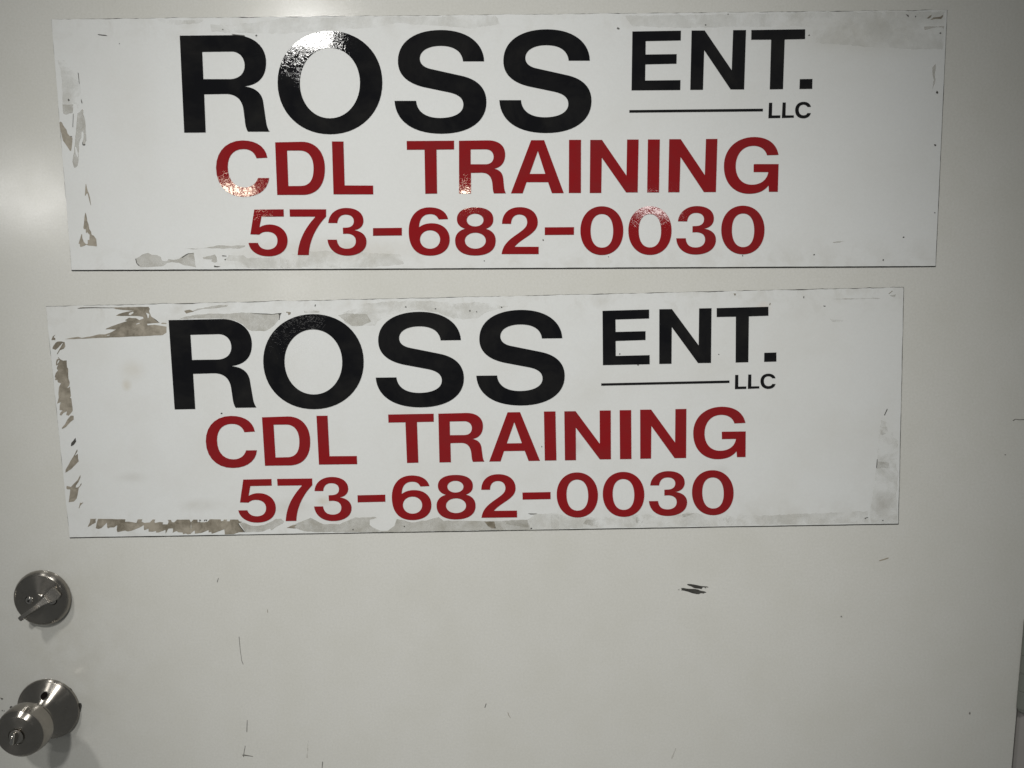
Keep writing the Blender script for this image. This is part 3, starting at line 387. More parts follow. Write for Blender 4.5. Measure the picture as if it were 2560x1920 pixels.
['adhesive_residue',2,[[(-20.876,3.77),(-20.851,3.87),(-20.699,4.069),(-20.59,4.138),(-20.415,4.143),(-20.231,4.102),(-20.216,3.886),(-20.309,3.773),(-20.505,3.705),(-20.623,3.549),(-20.682,3.492),(-20.667,3.55),(-20.495,3.805),(-20.307,4.069),(-20.352,4.061),(-20.594,3.822),(-20.736,3.724),(-20.818,3.769)]]],
['adhesive_residue',2,[[(-15.336,4.929),(-15.247,4.961),(-15.062,4.938),(-15.052,4.889),(-15.282,4.894)]]],
['adhesive_residue',2,[[(-20.625,3.368),(-20.527,3.241),(-20.394,3.183),(-20.225,3.193),(-20.235,2.833),(-20.192,2.791),(-20.223,2.416),(-20.223,2.277),(-20.179,2.081),(-20.216,1.937),(-20.326,1.828),(-20.285,1.816),(-20.185,1.886),(-20.19,1.384),(-20.251,1.329),(-20.18,1.285),(-20.164,0.823),(-20.173,0.654),(-20.293,0.516),(-20.403,0.406),(-20.525,0.45),(-20.464,0.632),(-20.655,0.551),(-20.781,0.419),(-20.856,0.457),(-20.808,0.568),(-20.684,0.678),(-20.836,0.701),(-20.807,0.919),(-20.738,1.1),(-20.927,1.034),(-20.811,1.34),(-20.81,1.536),(-20.741,1.87),(-20.624,2.049),(-20.786,2.108),(-20.787,2.233),(-20.873,2.207),(-20.918,2.264),(-20.862,2.318),(-20.911,2.375),(-20.835,2.568),(-20.709,2.704),(-20.762,2.789),(-20.732,2.885),(-20.666,2.981),(-20.782,2.942),(-20.76,3.149),(-20.691,3.272),(-20.608,3.27),(-20.643,3.326)],[(-20.612,3.223),(-20.58,3.187),(-20.671,3.064),(-20.726,3.015),(-20.682,3.147)]]],
['adhesive_residue',2,[[(-20.29,0.417),(-20.151,0.401),(-20.171,0.204),(-20.337,0.094),(-20.588,-0.155),(-20.819,-0.263),(-20.803,-0.193),(-20.63,-0.013),(-20.494,0.21)]]],
['adhesive_residue',3,[[(-20.168,-0.718),(-20.157,-0.912),(-20.281,-1.065),(-20.418,-1.146),(-20.441,-1.114),(-20.406,-0.972),(-20.286,-0.858)]]],
['adhesive_residue',2,[[(-20.145,-1.301),(-20.136,-1.406),(-20.256,-1.572),(-20.29,-1.65),(-20.136,-1.536),(-20.148,-1.783),(-20.119,-1.926),(-20.224,-2.016),(-20.539,-2.31),(-20.856,-2.5),(-20.841,-2.357),(-20.548,-1.905),(-20.354,-1.649)]]],
['adhesive_residue',2,[[(-20.113,-2.632),(-20.118,-2.75),(-20.247,-2.996),(-20.393,-3.164),(-20.418,-3.282),(-20.301,-3.271),(-20.202,-3.194),(-20.109,-3.046),(-20.105,-3.13),(-20.267,-3.324),(-20.369,-3.691),(-20.425,-3.848),(-20.584,-4.004),(-20.852,-4.03),(-20.75,-3.605),(-20.7,-3.369),(-20.855,-3.361),(-20.897,-3.313),(-20.867,-3.182),(-20.66,-3.238),(-20.375,-2.981),(-20.273,-2.878)]]],
['adhesive_residue',2,[[(-20.264,-4.062),(-20.215,-4.089),(-20.094,-4.052),(-20.268,-4.221),(-20.347,-4.365),(-20.372,-4.351),(-20.32,-4.22)]]],
['adhesive_residue',2,[[(-19.828,-4.922),(-19.508,-4.923),(-19.565,-4.975),(-19.567,-5.121),(-19.98,-5.339),(-20.006,-5.339),(-19.865,-5.102)]]],
['adhesive_residue',2,[[(-19.43,-4.929),(-18.587,-4.96),(-18.028,-4.97),(-18.054,-5.102),(-17.858,-5.097),(-17.628,-5.141),(-17.475,-5.171),(-17.392,-4.986),(-17.159,-4.99),(-17.209,-5.109),(-17.072,-5.178),(-16.784,-5.156),(-16.627,-5.005),(-16.498,-5.015),(-16.546,-5.121),(-16.526,-5.187),(-16.263,-5.144),(-16.109,-5.168),(-16.144,-5.273),(-15.885,-5.278),(-15.821,-5.147),(-15.85,-5.04),(-15.695,-5.043),(-15.653,-5.163),(-15.538,-5.178),(-15.382,-5.035),(-14.747,-5.046),(-14.677,-5.193),(-14.727,-5.79),(-14.891,-5.822),(-14.991,-5.767),(-15.124,-5.802),(-15.156,-5.716),(-15.362,-5.699),(-15.46,-5.631),(-15.663,-5.72),(-15.618,-5.495),(-15.852,-5.496),(-15.925,-5.583),(-16.027,-5.767),(-16.018,-5.555),(-16.202,-5.631),(-16.39,-5.694),(-16.52,-5.692),(-16.5,-5.613),(-16.699,-5.649),(-16.893,-5.638),(-16.879,-5.486),(-17.12,-5.562),(-17.109,-5.296),(-17.328,-5.412),(-17.76,-5.577),(-17.972,-5.614),(-18.097,-5.558),(-18.497,-5.645),(-18.524,-5.524),(-18.474,-5.273),(-18.654,-5.389),(-18.837,-5.386),(-18.972,-5.442),(-19.003,-5.356),(-18.994,-5.131),(-19.309,-5.417),(-19.456,-5.455),(-19.596,-5.42),(-19.534,-5.188)]]],
['adhesive_residue',2,[[(-14.669,-5.174),(-14.539,-5.049),(-14.331,-5.053),(-14.342,-5.18),(-13.996,-5.2),(-13.827,-5.175),(-13.705,-5.049),(-13.15,-5.059),(-13.131,-5.159),(-13.019,-5.147),(-12.985,-5.076),(-12.819,-5.079),(-12.853,-5.164),(-12.687,-5.167),(-12.666,-5.082),(-12.25,-5.089),(-12.215,-5.175),(-12.052,-5.22),(-12.238,-5.288),(-12.057,-5.646),(-12.009,-5.747),(-12.26,-5.751),(-12.546,-5.851),(-12.992,-5.858),(-12.998,-5.587),(-13.542,-5.777),(-13.67,-5.803),(-13.675,-5.704),(-13.817,-5.73),(-13.806,-5.602),(-14.181,-5.752),(-14.518,-5.789),(-14.526,-5.618),(-14.719,-5.757)]]],
['scuff',3,[[(-14.263,-5.068),(-14.178,-5.058),(-14.154,-5.098),(-14.206,-5.126),(-14.212,-5.188),(-14.25,-5.187),(-14.223,-5.125)]]],
['scuff',3,[[(-14.005,-5.143),(-13.985,-5.067),(-13.832,-5.064),(-13.849,-5.104),(-13.881,-5.154),(-13.899,-5.103),(-13.954,-5.096),(-13.977,-5.144)]]],
['scuff',3,[[(-12.294,-5.296),(-12.266,-5.29),(-11.953,-5.739),(-11.983,-5.761)]]],
['adhesive_residue',1,[[(-12.191,-5.289),(-12.027,-5.249),(-11.623,-5.412),(-11.291,-5.432),(-10.926,-5.382),(-10.554,-5.218),(-10.322,-5.081),(-10.045,-5.08),(-9.912,-5.23),(-10.009,-5.355),(-10.296,-5.492),(-10.616,-5.686),(-10.65,-5.586),(-10.807,-5.64),(-11.036,-5.735),(-11.426,-5.757),(-11.927,-5.762),(-12.049,-5.533)]]],
['adhesive_residue',2,[[(-14.128,5.507),(-14.019,5.546),(-13.849,5.564),(-13.726,5.511),(-13.624,5.475),(-13.86,5.43),(-14.033,5.38)]]],
['adhesive_residue',1,[[(-13.703,5.54),(-13.06,5.663),(-12.378,5.761),(-11.924,5.751),(-12.006,5.67),(-12.644,5.6),(-13.278,5.572),(-13.614,5.492)]]],
['adhesive_residue',1,[[(-14.349,5.148),(-13.981,5.253),(-12.875,5.355),(-12.16,5.319),(-10.978,5.356),(-10.559,5.326),(-9.806,5.26),(-9.34,5.308),(-9.418,5.093),(-9.469,4.969),(-9.697,4.723),(-10.117,4.459),(-10.835,4.454),(-11.04,4.542),(-11.273,4.798),(-11.597,4.972),(-12.263,5.091),(-12.431,5.107),(-14.329,5.131)]]],
['scuff',3,[[(-10.852,5.349),(-10.56,5.313),(-10.056,5.29),(-9.806,5.26),(-9.467,5.294),(-9.31,5.307),(-9.39,5.197),(-9.44,4.968),(-9.465,4.969),(-9.432,5.197),(-9.49,5.27),(-9.807,5.239),(-10.561,5.293)]]],
['scuff',1,[[(-8.179,5.379),(-7.445,5.363),(-7.449,5.292),(-8.184,5.296)],[(-8.159,5.358),(-8.161,5.324),(-7.469,5.318),(-7.467,5.343)]]],
['scuff',3,[[(-7.633,5.687),(-7.592,5.678),(-7.627,5.588),(-7.661,5.588)]]],
['scuff',2,[[(-9.083,5.365),(-8.992,5.351),(-8.854,5.331),(-8.873,5.24),(-8.978,5.188),(-8.996,5.292),(-9.086,5.328)]]],
['adhesive_residue',1,[[(-6.536,5.135),(-6.153,5.211),(-5.818,5.203),(-5.108,5.146),(-4.919,4.788),(-5.393,4.589),(-5.856,4.578),(-6.178,4.815)]]],
['adhesive_residue',1,[[(-9.811,-5.566),(-9.476,-5.406),(-8.879,-5.185),(-8.548,-5.059),(-8.299,-5.195),(-7.924,-5.4),(-7.086,-5.415),(-6.556,-5.193),(-6.292,-5.079),(-5.261,-5.071),(-5.199,-5.118),(-5.558,-5.211),(-5.574,-5.475),(-5.42,-5.609),(-5.044,-5.801),(-4.658,-5.808),(-4.322,-5.563),(-4.174,-5.202),(-3.983,-5.238),(-3.412,-5.394),(-2.569,-5.263),(-2.049,-5.141),(-1.802,-5.343),(-0.646,-5.35),(0.763,-5.401),(1.276,-5.377),(2.43,-5.351),(2.604,-5.895),(-0.54,-5.86),(-4.403,-5.879),(-8.404,-5.809),(-8.917,-5.747),(-9.295,-5.595)]]],
['adhesive_residue',2,[[(-9.811,-5.566),(-9.477,-5.426),(-9.282,-5.41),(-9.421,-5.54),(-9.23,-5.596)]]],
['tape_film',0,[[(2.431,-5.338),(2.758,-5.127),(2.76,-5.042),(3.975,-5.017),(4.026,-5.906),(2.604,-5.895)]]],
['scuff',3,[[(2.48,-5.023),(2.633,-5.033),(2.92,-5.044),(2.759,-5.074),(2.599,-5.078)]]],
['adhesive_residue',2,[[(0.25,-5.399),(0.762,-5.414),(0.813,-5.771),(0.62,-5.768),(0.432,-5.646)]]],
['adhesive_residue',5,[[(1.276,-5.384),(2.43,-5.364),(2.481,-5.747),(2.034,-5.687),(1.652,-5.614),(1.398,-5.564)]]],
['tape_film',0,[[(3.647,-5.069),(4.127,-5.119),(4.605,-5.268),(5.888,-5.307),(8.454,-5.154),(8.772,-5.284),(9.571,-5.339),(10.293,-5.146),(11.012,-5.159),(11.33,-5.304),(12.128,-5.351),(12.686,-5.312),(14.838,-5.333),(19.483,-5.186),(19.494,-5.802),(12.685,-5.823),(7.641,-5.842),(3.623,-5.855)]]],
['adhesive_residue',5,[[(7.891,-5.309),(8.372,-5.318),(8.124,-5.768),(7.887,-5.557)]]],
['adhesive_residue',5,[[(5.404,-5.389),(6.046,-5.401),(5.957,-5.771),(5.238,-5.593)]]],
['adhesive_residue',5,[[(12.247,-5.37),(12.606,-5.434),(12.525,-5.68),(12.246,-5.675)]]],
['adhesive_residue',5,[[(10.213,-5.202),(10.852,-5.164),(10.531,-5.274),(10.251,-5.367)]]],
['adhesive_residue',5,[[(20.041,-0.94),(20.334,-0.946),(20.361,-1.286),(20.166,-1.342),(19.99,-1.339)]]],
['adhesive_residue',5,[[(20.402,-1.407),(20.555,-1.23),(20.634,-1.251),(20.638,-1.431)]]],
['scuff',3,[[(20.313,-0.041),(20.341,-0.065),(20.206,-0.373),(20.175,-0.356)]]],
['scuff',3,[[(19.867,-2.57),(19.891,-2.579),(19.867,-3.006),(19.84,-3.006)]]],
['scuff',3,[[(19.314,-5.544),(19.472,-5.518),(19.485,-5.543),(19.342,-5.573),(19.351,-5.614),(19.319,-5.597)]]],
['tape_film',0,[[(20.035,-0.601),(20.271,-0.685),(20.369,-1.306),(20.678,-1.492),(20.877,-1.616),(20.888,-2.179),(20.823,-2.822),(20.954,-3.432),(20.853,-4.242),(20.966,-5.84),(19.617,-5.837),(19.567,-5.241),(19.674,-4.588),(19.845,-3.087),(19.875,-2.562),(19.951,-1.358)]]],
['adhesive_residue',5,[[(19.885,-2.684),(20.468,-2.735),(20.473,-3.018),(19.844,-3.047)]]],
['tape_film',0,[[(-6.261,5.26),(-5.626,5.432),(-5.238,5.672),(-3.613,5.76),(-1.873,5.722),(-0.824,5.576),(0.296,5.613),(1.838,5.395),(1.525,5.309),(0.772,5.109),(0.262,4.811),(-0.857,4.834),(-1.589,5.16),(-2.515,5.316),(-3.771,5.145),(-4.602,4.79),(-4.739,4.576),(-5.926,4.601),(-6.288,4.826)]]],
['scuff',2,[[(12.812,5.764),(12.927,5.754),(12.894,5.656),(12.861,5.665)]]],
['scuff',3,[[(16.187,5.559),(16.219,5.55),(16.204,5.448),(16.175,5.477)]]],
['scuff',2,[[(14.563,5.274),(14.608,5.256),(14.575,5.15),(14.534,5.175)]]],
['scuff',3,[[(17.149,5.086),(17.198,5.068),(17.251,5.075),(17.235,5.035),(17.17,5.04)]]],
['scuff',2,[[(20.268,5.585),(20.449,5.729),(20.466,5.704),(20.309,5.576)]]],
['scuff',5,[[(20.331,5.502),(20.625,5.553),(20.579,5.422),(20.456,5.425)]]],
['scuff',5,[[(17.585,5.389),(18.242,5.408),(18.899,5.385),(19.554,5.404),(19.883,5.364),(19.145,5.363),(18.242,5.358)]]],
['scuff',5,[[(17.452,4.431),(17.926,4.38),(18.124,4.334),(18.072,4.24),(17.598,4.275)]]],
['scuff',3,[[(-12.627,0.376),(-12.645,0.347),(-12.683,0.345),(-12.719,0.351),(-12.702,0.395),(-12.681,0.405),(-12.647,0.423)]]],
['scuff',3,[[(7.277,2.932),(7.248,2.918),(7.225,2.899),(7.217,2.916),(7.198,2.942),(7.231,2.964),(7.262,2.966)]]],
['scuff',3,[[(3.293,-1.616),(3.293,-1.632),(3.266,-1.653),(3.243,-1.626),(3.25,-1.607),(3.267,-1.578),(3.29,-1.592)]]],
['scuff',3,[[(8.172,2.4),(8.163,2.359),(8.12,2.34),(8.077,2.389),(8.099,2.422),(8.117,2.464),(8.15,2.426)]]],
['scuff',3,[[(12.11,2.812),(12.088,2.787),(12.071,2.791),(12.064,2.806),(12.051,2.827),(12.075,2.837),(12.097,2.824)]]],
['scuff',3,[[(20.243,-5.696),(20.241,-5.728),(20.213,-5.715),(20.191,-5.709),(20.191,-5.677),(20.212,-5.675),(20.239,-5.675)]]],
['scuff',3,[[(-3.142,5.47),(-3.145,5.441),(-3.182,5.445),(-3.221,5.449),(-3.197,5.489),(-3.184,5.494),(-3.156,5.509)]]],
['scuff',3,[[(-1.683,5.341),(-1.713,5.326),(-1.735,5.311),(-1.746,5.323),(-1.76,5.352),(-1.729,5.369),(-1.7,5.375)]]],
['scuff',3,[[(-0.009,5.207),(-0.018,5.189),(-0.051,5.162),(-0.072,5.192),(-0.075,5.218),(-0.046,5.251),(-0.013,5.239)]]],
['scuff',3,[[(0.311,5.161),(0.312,5.139),(0.285,5.125),(0.258,5.154),(0.275,5.172),(0.284,5.199),(0.303,5.178)]]],
['scuff',3,[[(1.556,5.349),(1.528,5.317),(1.505,5.318),(1.493,5.342),(1.482,5.367),(1.511,5.385),(1.537,5.364)]]],
['scuff',3,[[(-3.781,-5.587),(-3.796,-5.622),(-3.823,-5.609),(-3.84,-5.598),(-3.847,-5.565),(-3.818,-5.56),(-3.787,-5.566)]]],
['scuff',3,[[(0.81,-5.729),(0.814,-5.753),(0.786,-5.746),(0.756,-5.744),(0.775,-5.714),(0.783,-5.712),(0.804,-5.703)]]],
['scuff',3,[[(2.658,-5.803),(2.629,-5.823),(2.601,-5.835),(2.584,-5.825),(2.576,-5.789),(2.606,-5.774),(2.637,-5.762)]]],
['scuff',3,[[(-6.395,-5.708),(-6.413,-5.723),(-6.439,-5.746),(-6.451,-5.723),(-6.463,-5.699),(-6.431,-5.672),(-6.402,-5.677)]]]],0:[['paint_chip',3,[[(8.389,-14.503),(8.445,-14.475),(8.574,-14.48),(8.832,-14.516),(9.09,-14.572),(9.232,-14.584),(9.411,-14.594),(9.479,-14.623),(9.465,-14.649),(9.413,-14.634),(9.336,-14.642),(9.37,-14.688),(9.338,-14.689),(9.272,-14.636),(9.183,-14.644),(9.171,-14.691),(9.134,-14.732),(9.031,-14.714),(8.838,-14.697),(8.748,-14.678),(8.617,-14.606),(8.461,-14.555)]]],
['paint_chip',3,[[(8.087,-14.695),(8.209,-14.69),(8.39,-14.723),(8.583,-14.734),(8.801,-14.735),(8.956,-14.762),(9.112,-14.826),(9.293,-14.857),(9.387,-14.895),(9.372,-14.922),(9.296,-14.93),(9.259,-14.968),(9.117,-14.946),(9.016,-15.002),(8.9,-15.003),(8.681,-14.96),(8.459,-14.883),(8.265,-14.832),(8.123,-14.815),(8.097,-14.788),(8.154,-14.761)]]],
['paint_chip',3,[[(7.936,-14.791),(7.994,-14.776),(8.032,-14.789),(7.995,-14.806)]]],
['scratch',6,[[(-14.627,-17.666),(-14.598,-17.665),(-14.564,-18.381),(-14.508,-18.904),(-14.53,-18.904),(-14.585,-18.381)]]],
['scratch',6,[[(-14.523,-18.904),(-14.43,-19.165),(-14.452,-19.173),(-14.538,-18.942)]]],
['scratch',6,[[(-15.635,-14.758),(-15.67,-14.744),(-15.584,-14.523),(-15.563,-14.53)]]],
['scratch',6,[[(-14.338,-22.23),(-14.316,-22.245),(-14.35,-22.88),(-14.387,-22.904),(-14.371,-22.613)]]],
['scratch',6,[[(-14.491,-23.667),(-14.462,-23.674),(-14.557,-24.154),(-14.079,-24.245),(-14.079,-24.268),(-14.545,-24.231),(-14.591,-24.309),(-14.618,-24.232),(-14.674,-24.179),(-14.594,-24.17)]]],
['scratch',6,[[(-1.809,-21.081),(-1.773,-21.099),(-1.844,-21.32),(-1.88,-21.302)]]],
['scratch',2,[[(-0.676,-21.547),(-0.639,-21.566),(-0.593,-21.718),(-0.501,-21.87),(-0.537,-21.851),(-0.629,-21.719)]]],
['scratch',6,[[(-10.418,-24.476),(-10.381,-24.495),(-10.416,-24.838),(-10.452,-24.838)]]],
['scratch',5,[[(-11.155,-23.313),(-11.128,-23.313),(-11.195,-24.296),(-11.241,-24.297)]]],
['scratch',2,[[(-13.104,-16.17),(-13.077,-16.169),(-13.082,-16.356),(-13.108,-16.319)]]],
['scratch',2,[[(17.983,-13.105),(18.238,-13.01),(18.467,-12.935),(18.455,-13.007),(18.242,-13.074),(18.028,-13.14)]]],
['scratch',6,[[(23.111,-21.112),(23.163,-21.092),(23.189,-21.205),(23.13,-21.244)]]],
['scratch',5,[[(8.088,-23.362),(8.134,-23.38),(7.937,-23.983),(7.901,-23.983)]]],
['scratch',5,[[(16.193,-16.055),(16.324,-16.035),(16.373,-16.126),(16.251,-16.147)]]],
['scratch',6,[[(24.086,-5.883),(24.196,-5.802),(24.394,-5.829),(24.665,-5.816),(24.668,-5.846),(24.396,-5.863),(24.218,-5.831),(24.108,-5.912)]]],
['paint_chip',3,[[(-27.333,-21.219),(-27.286,-21.253),(-27.21,-21.262),(-27.206,-21.303),(-27.274,-21.333),(-27.311,-21.288),(-27.342,-21.254)]]],
['paint_chip',3,[[(-26.884,-21.733),(-26.814,-21.673),(-26.733,-21.713),(-26.721,-21.783),(-26.776,-21.861),(-26.822,-21.802),(-26.878,-21.786)]]],
['paint_chip',3,[[(-27.314,-21.916),(-27.272,-21.898),(-27.285,-21.985),(-27.304,-21.968)]]],
['paint_chip',3,[[(-27.208,-21.938),(-27.169,-21.952),(-27.185,-21.987),(-27.217,-21.973)]]],
['paint_chip',3,[[(-23.182,-21.44),(-23.073,-21.455),(-23.038,-21.594),(-23.071,-21.716),(-23.133,-21.927),(-23.216,-21.928)]]],
['paint_chip',3,[[(-26.256,-21.043),(-26.189,-21.028),(-26.213,-21.146),(-26.331,-21.427),(-26.381,-21.428),(-26.339,-21.288)]]],
['paint_chip',3,[[(-23.8,-20.514),(-23.671,-20.587),(-23.543,-20.665),(-23.484,-20.785),(-23.581,-20.752),(-23.739,-20.616)]]],
['scratch',6,[[(23.182,-21.164),(23.169,-21.195),(23.131,-21.199),(23.093,-21.194),(23.103,-21.146),(23.123,-21.134),(23.154,-21.114)]]],
['scratch',6,[[(23.894,-7.609),(23.869,-7.623),(23.849,-7.642),(23.839,-7.626),(23.819,-7.601),(23.849,-7.58),(23.877,-7.577)]]],
['scratch',6,[[(16.296,-16.073),(16.298,-16.092),(16.269,-16.119),(16.24,-16.087),(16.246,-16.064),(16.262,-16.029),(16.291,-16.045)]]]]}
# ------------------------------------------------------------------ the setting: wall round the opening
def ring_wall():
    bm = bmesh.new(); me = bpy.data.meshes.new('wall')
    for (x0, x1, z0, z1) in ((-90, -31.0, -53, 60), (28.4, 90, -53, 60), (-31.0, 28.4, 30.0, 60)):
        r = bmesh.ops.create_cube(bm, size=1)
        for v in r['verts']:
            v.co = Vector((((x0+x1)/2 + v.co.x*(x1-x0))*IN, (1.5 + v.co.y*2.0)*IN, ((z0+z1)/2 + v.co.z*(z1-z0))*IN))
    bm.to_mesh(me); bm.free(); return me
wall = link('wall', ring_wall(), None, [M_WALL]); wall['kind'] = 'structure'
wall['label'] = 'painted wall round the door frame'

# ------------------------------------------------------------------ door frame
X_L, X_R, Z_T, Z_B = -28.2, 25.553, 27.0, -53.0
frame = empty('door_frame', (X_R*IN, 0, Z_B*IN), 'grey painted steel frame beside the door at the right edge', 'door frame')
frame['kind'] = 'structure'; del frame['category']
def fpart(name, *a, bev=.0012, lab=None):
    o = link(name, box(name, *[v*IN for v in a], bev=bev), frame, [M_JAMB], lab); o.location = (-X_R*IN, 0, -Z_B*IN); return o
fpart('jamb', X_R+.18, X_R+2.9, .22, 4.0, Z_B, Z_T+.1, lab='hinge side jamb')
fpart('jamb', X_L-2.9, X_L-.115, .10, 4.0, Z_B, Z_T+.1, lab='lock side jamb')
fpart('header', X_L-2.9, X_R+2.9, .10, 4.0, Z_T+.115, Z_T+3.1)
shade_strip = fpart('gap_shade_strip', X_R+.002, X_R+.178, .55, .9, Z_B+.1, Z_T-.1, bev=0); shade_strip.data.materials.clear(); shade_strip.data.materials.append(M_BACK)  # dark strip put into the gap to colour in its shade
fpart('door_stop', X_R-.5, X_R+.148, 1.95, 3.9, Z_B, Z_T)

# ------------------------------------------------------------------ the door
door = empty('door', (X_R*IN, 0, Z_B*IN), 'wide off-white painted steel door with deadbolt and round knob at its left', 'door')
door['kind'] = 'thing'
DO = Vector((-X_R*IN, 0, -Z_B*IN))
slab = link('leaf', box('leaf', X_L*IN, X_R*IN, 0, 1.75*IN, Z_B*IN, Z_T*IN, bev=.0015), door, [M_DOOR]); slab.location = DO

def rough_edge(pts, amp, seed):
    """torn rather than cut: the outline is broken into short steps pushed in and out"""
    if not amp: return pts
    out = []
    for a, b in zip(pts, pts[1:] + pts[:1]):
        d = b - a; L = d.length
        n = max(1, min(40, int(L/.11))); nr = Vector((-d.y, d.x)).normalized() if L > 1e-6 else Vector((0, 0))
        for k in range(n):
            p = a + d*(k/n)
            j = 0 if k == 0 else amp*(noise.noise(Vector((p.x*3.1, p.y*3.1, seed*1.7))) + .8*noise.noise(Vector((p.x*11, p.y*11, seed))))
            out.append(p + nr*j*min(1, L/.6))
    return out
def mark_parts(parent, key, y_face, shear, loc, lab):
    for i, (nm, tone, polys) in enumerate(MARKS[key]):
        amp = {0: .055, 4: .05, 5: .045, 1: .035, 2: .013, 3: 0, 6: 0}[tone]
        cs = [rough_edge([Vector(p) for p in c], amp, i) for c in polys]
        y = y_face - .00002 - .0000022*i - {0: 0, 4: 0, 1: .00004, 5: .00008, 2: .00008, 3: .00025, 6: .00020}[tone] 
        me = sheet(nm, cs, y_face, y, shear)
        o = link(nm, me, parent, [M_TONE[tone]], lab.get((nm, tone)))
        o.location = loc
mark_parts(door, 0, 0.0, 0.0, DO, {('paint_chip', 3): 'dark chip where the paint has come off', ('scratch', 6): 'fine dark scratch in the paint', ('scratch', 2): 'short faint scratch'})

# deadbolt
RX = (math.pi/2, 0, 0)
def bolt():
    ros = link('deadbolt', lathe('deadbolt', [(1.44, 0), (1.455, .05), (1.45, .13), (1.43, .20), (1.395, .27), (1.34, .335), (1.285, .365), (1.265, .366), (1.255, .356), (.9, .375), (.5, .40), (.2, .418), (.001, .422)]), door, [M_BRUSH], 'round deadbolt plate with thumb turn')
    ros.rotation_euler = RX; ros.location = DO + Vector((-24.70*IN, 0, -15.69*IN))
    # thumb turn: lofted from the broad flat head at the upper right to the raised blade at the lower left
    secs = [(-1.03, .16, .36, .40), (-1.00, .25, .36, .46), (-.80, .33, .36, .50), (-.52, .30, .36, .54), (-.33, .20, .37, .62), (-.12, .135, .40, .80), (.10, .125, .40, .90),
            (.42, .115, .42, .96), (.62, .11, .50, .98), (.80, .115, .60, .99), (1.02, .125, .74, 1.0), (1.14, .12, .82, .99), (1.17, .09, .86, .97)]
    th = math.radians(37); d = Vector((-math.cos(th), -math.sin(th), 0)); nrm = Vector((-d.y, d.x, 0))
    bm = bmesh.new(); rings = []
    for s, w, h0, h1 in secs:
        c = d*s + nrm*(.05) + Vector((.19, -.07, 0)); ring = []
        hm = (h1-h0); b = min(.035, hm*.3, w*.45)
        for (dw, dh) in ((-w, h0), (-w, h1-b), (-w+b, h1), (w-b, h1), (w, h1-b), (w, h0)):
            p = c + nrm*dw; ring.append(bm.verts.new((p.x*IN, p.y*IN, dh*IN)))
        rings.append(ring)
    for a, b in zip(rings, rings[1:]):
        for i in range(6): bm.faces.new((a[i], a[(i+1) % 6], b[(i+1) % 6], b[i]))
    bm.faces.new(rings[0]); bm.faces.new(rings[-1][::-1])
    bmesh.ops.recalc_face_normals(bm, faces=bm.faces[:])
    me = bpy.data.meshes.new('thumb_turn'); bm.to_mesh(me); bm.free()
    for p in me.polygons: p.use_smooth = True
    me.set_sharp_from_angle(angle=math.radians(22))
    link('thumb_turn', me, ros, [M_BRIGHT])
    hub = link('hub', lathe('hub', [(.33, .36), (.33, .43), (.30, .45), (.001, .452)], 48), ros, [M_BRUSH])
    for sx in (-.50, .68):
        s = link('screw', lathe('screw', [(.20, .372), (.20, .405), (.182, .44), (.135, .466), (.07, .479), (.001, .483)], 40), ros, [M_SCREW])
        s.location = (sx*IN, (-.02)*IN, 0)
        c = link('screw_collar', lathe('screw_collar', [(.235, .36), (.235, .392), (.001, .394)], 40), ros, [M_DARK]); c.location = s.location
        c.name = 'countersink'
        for a in (0, math.pi/2):
            sl = box('slot', -.075*IN, .075*IN, -.019*IN, .019*IN, .462*IN, .490*IN)
            so = link('slot', sl, ros, [M_DARK]); so.location = s.location; so.rotation_euler = (0, 0, a+.35)
    return ros
bolt()

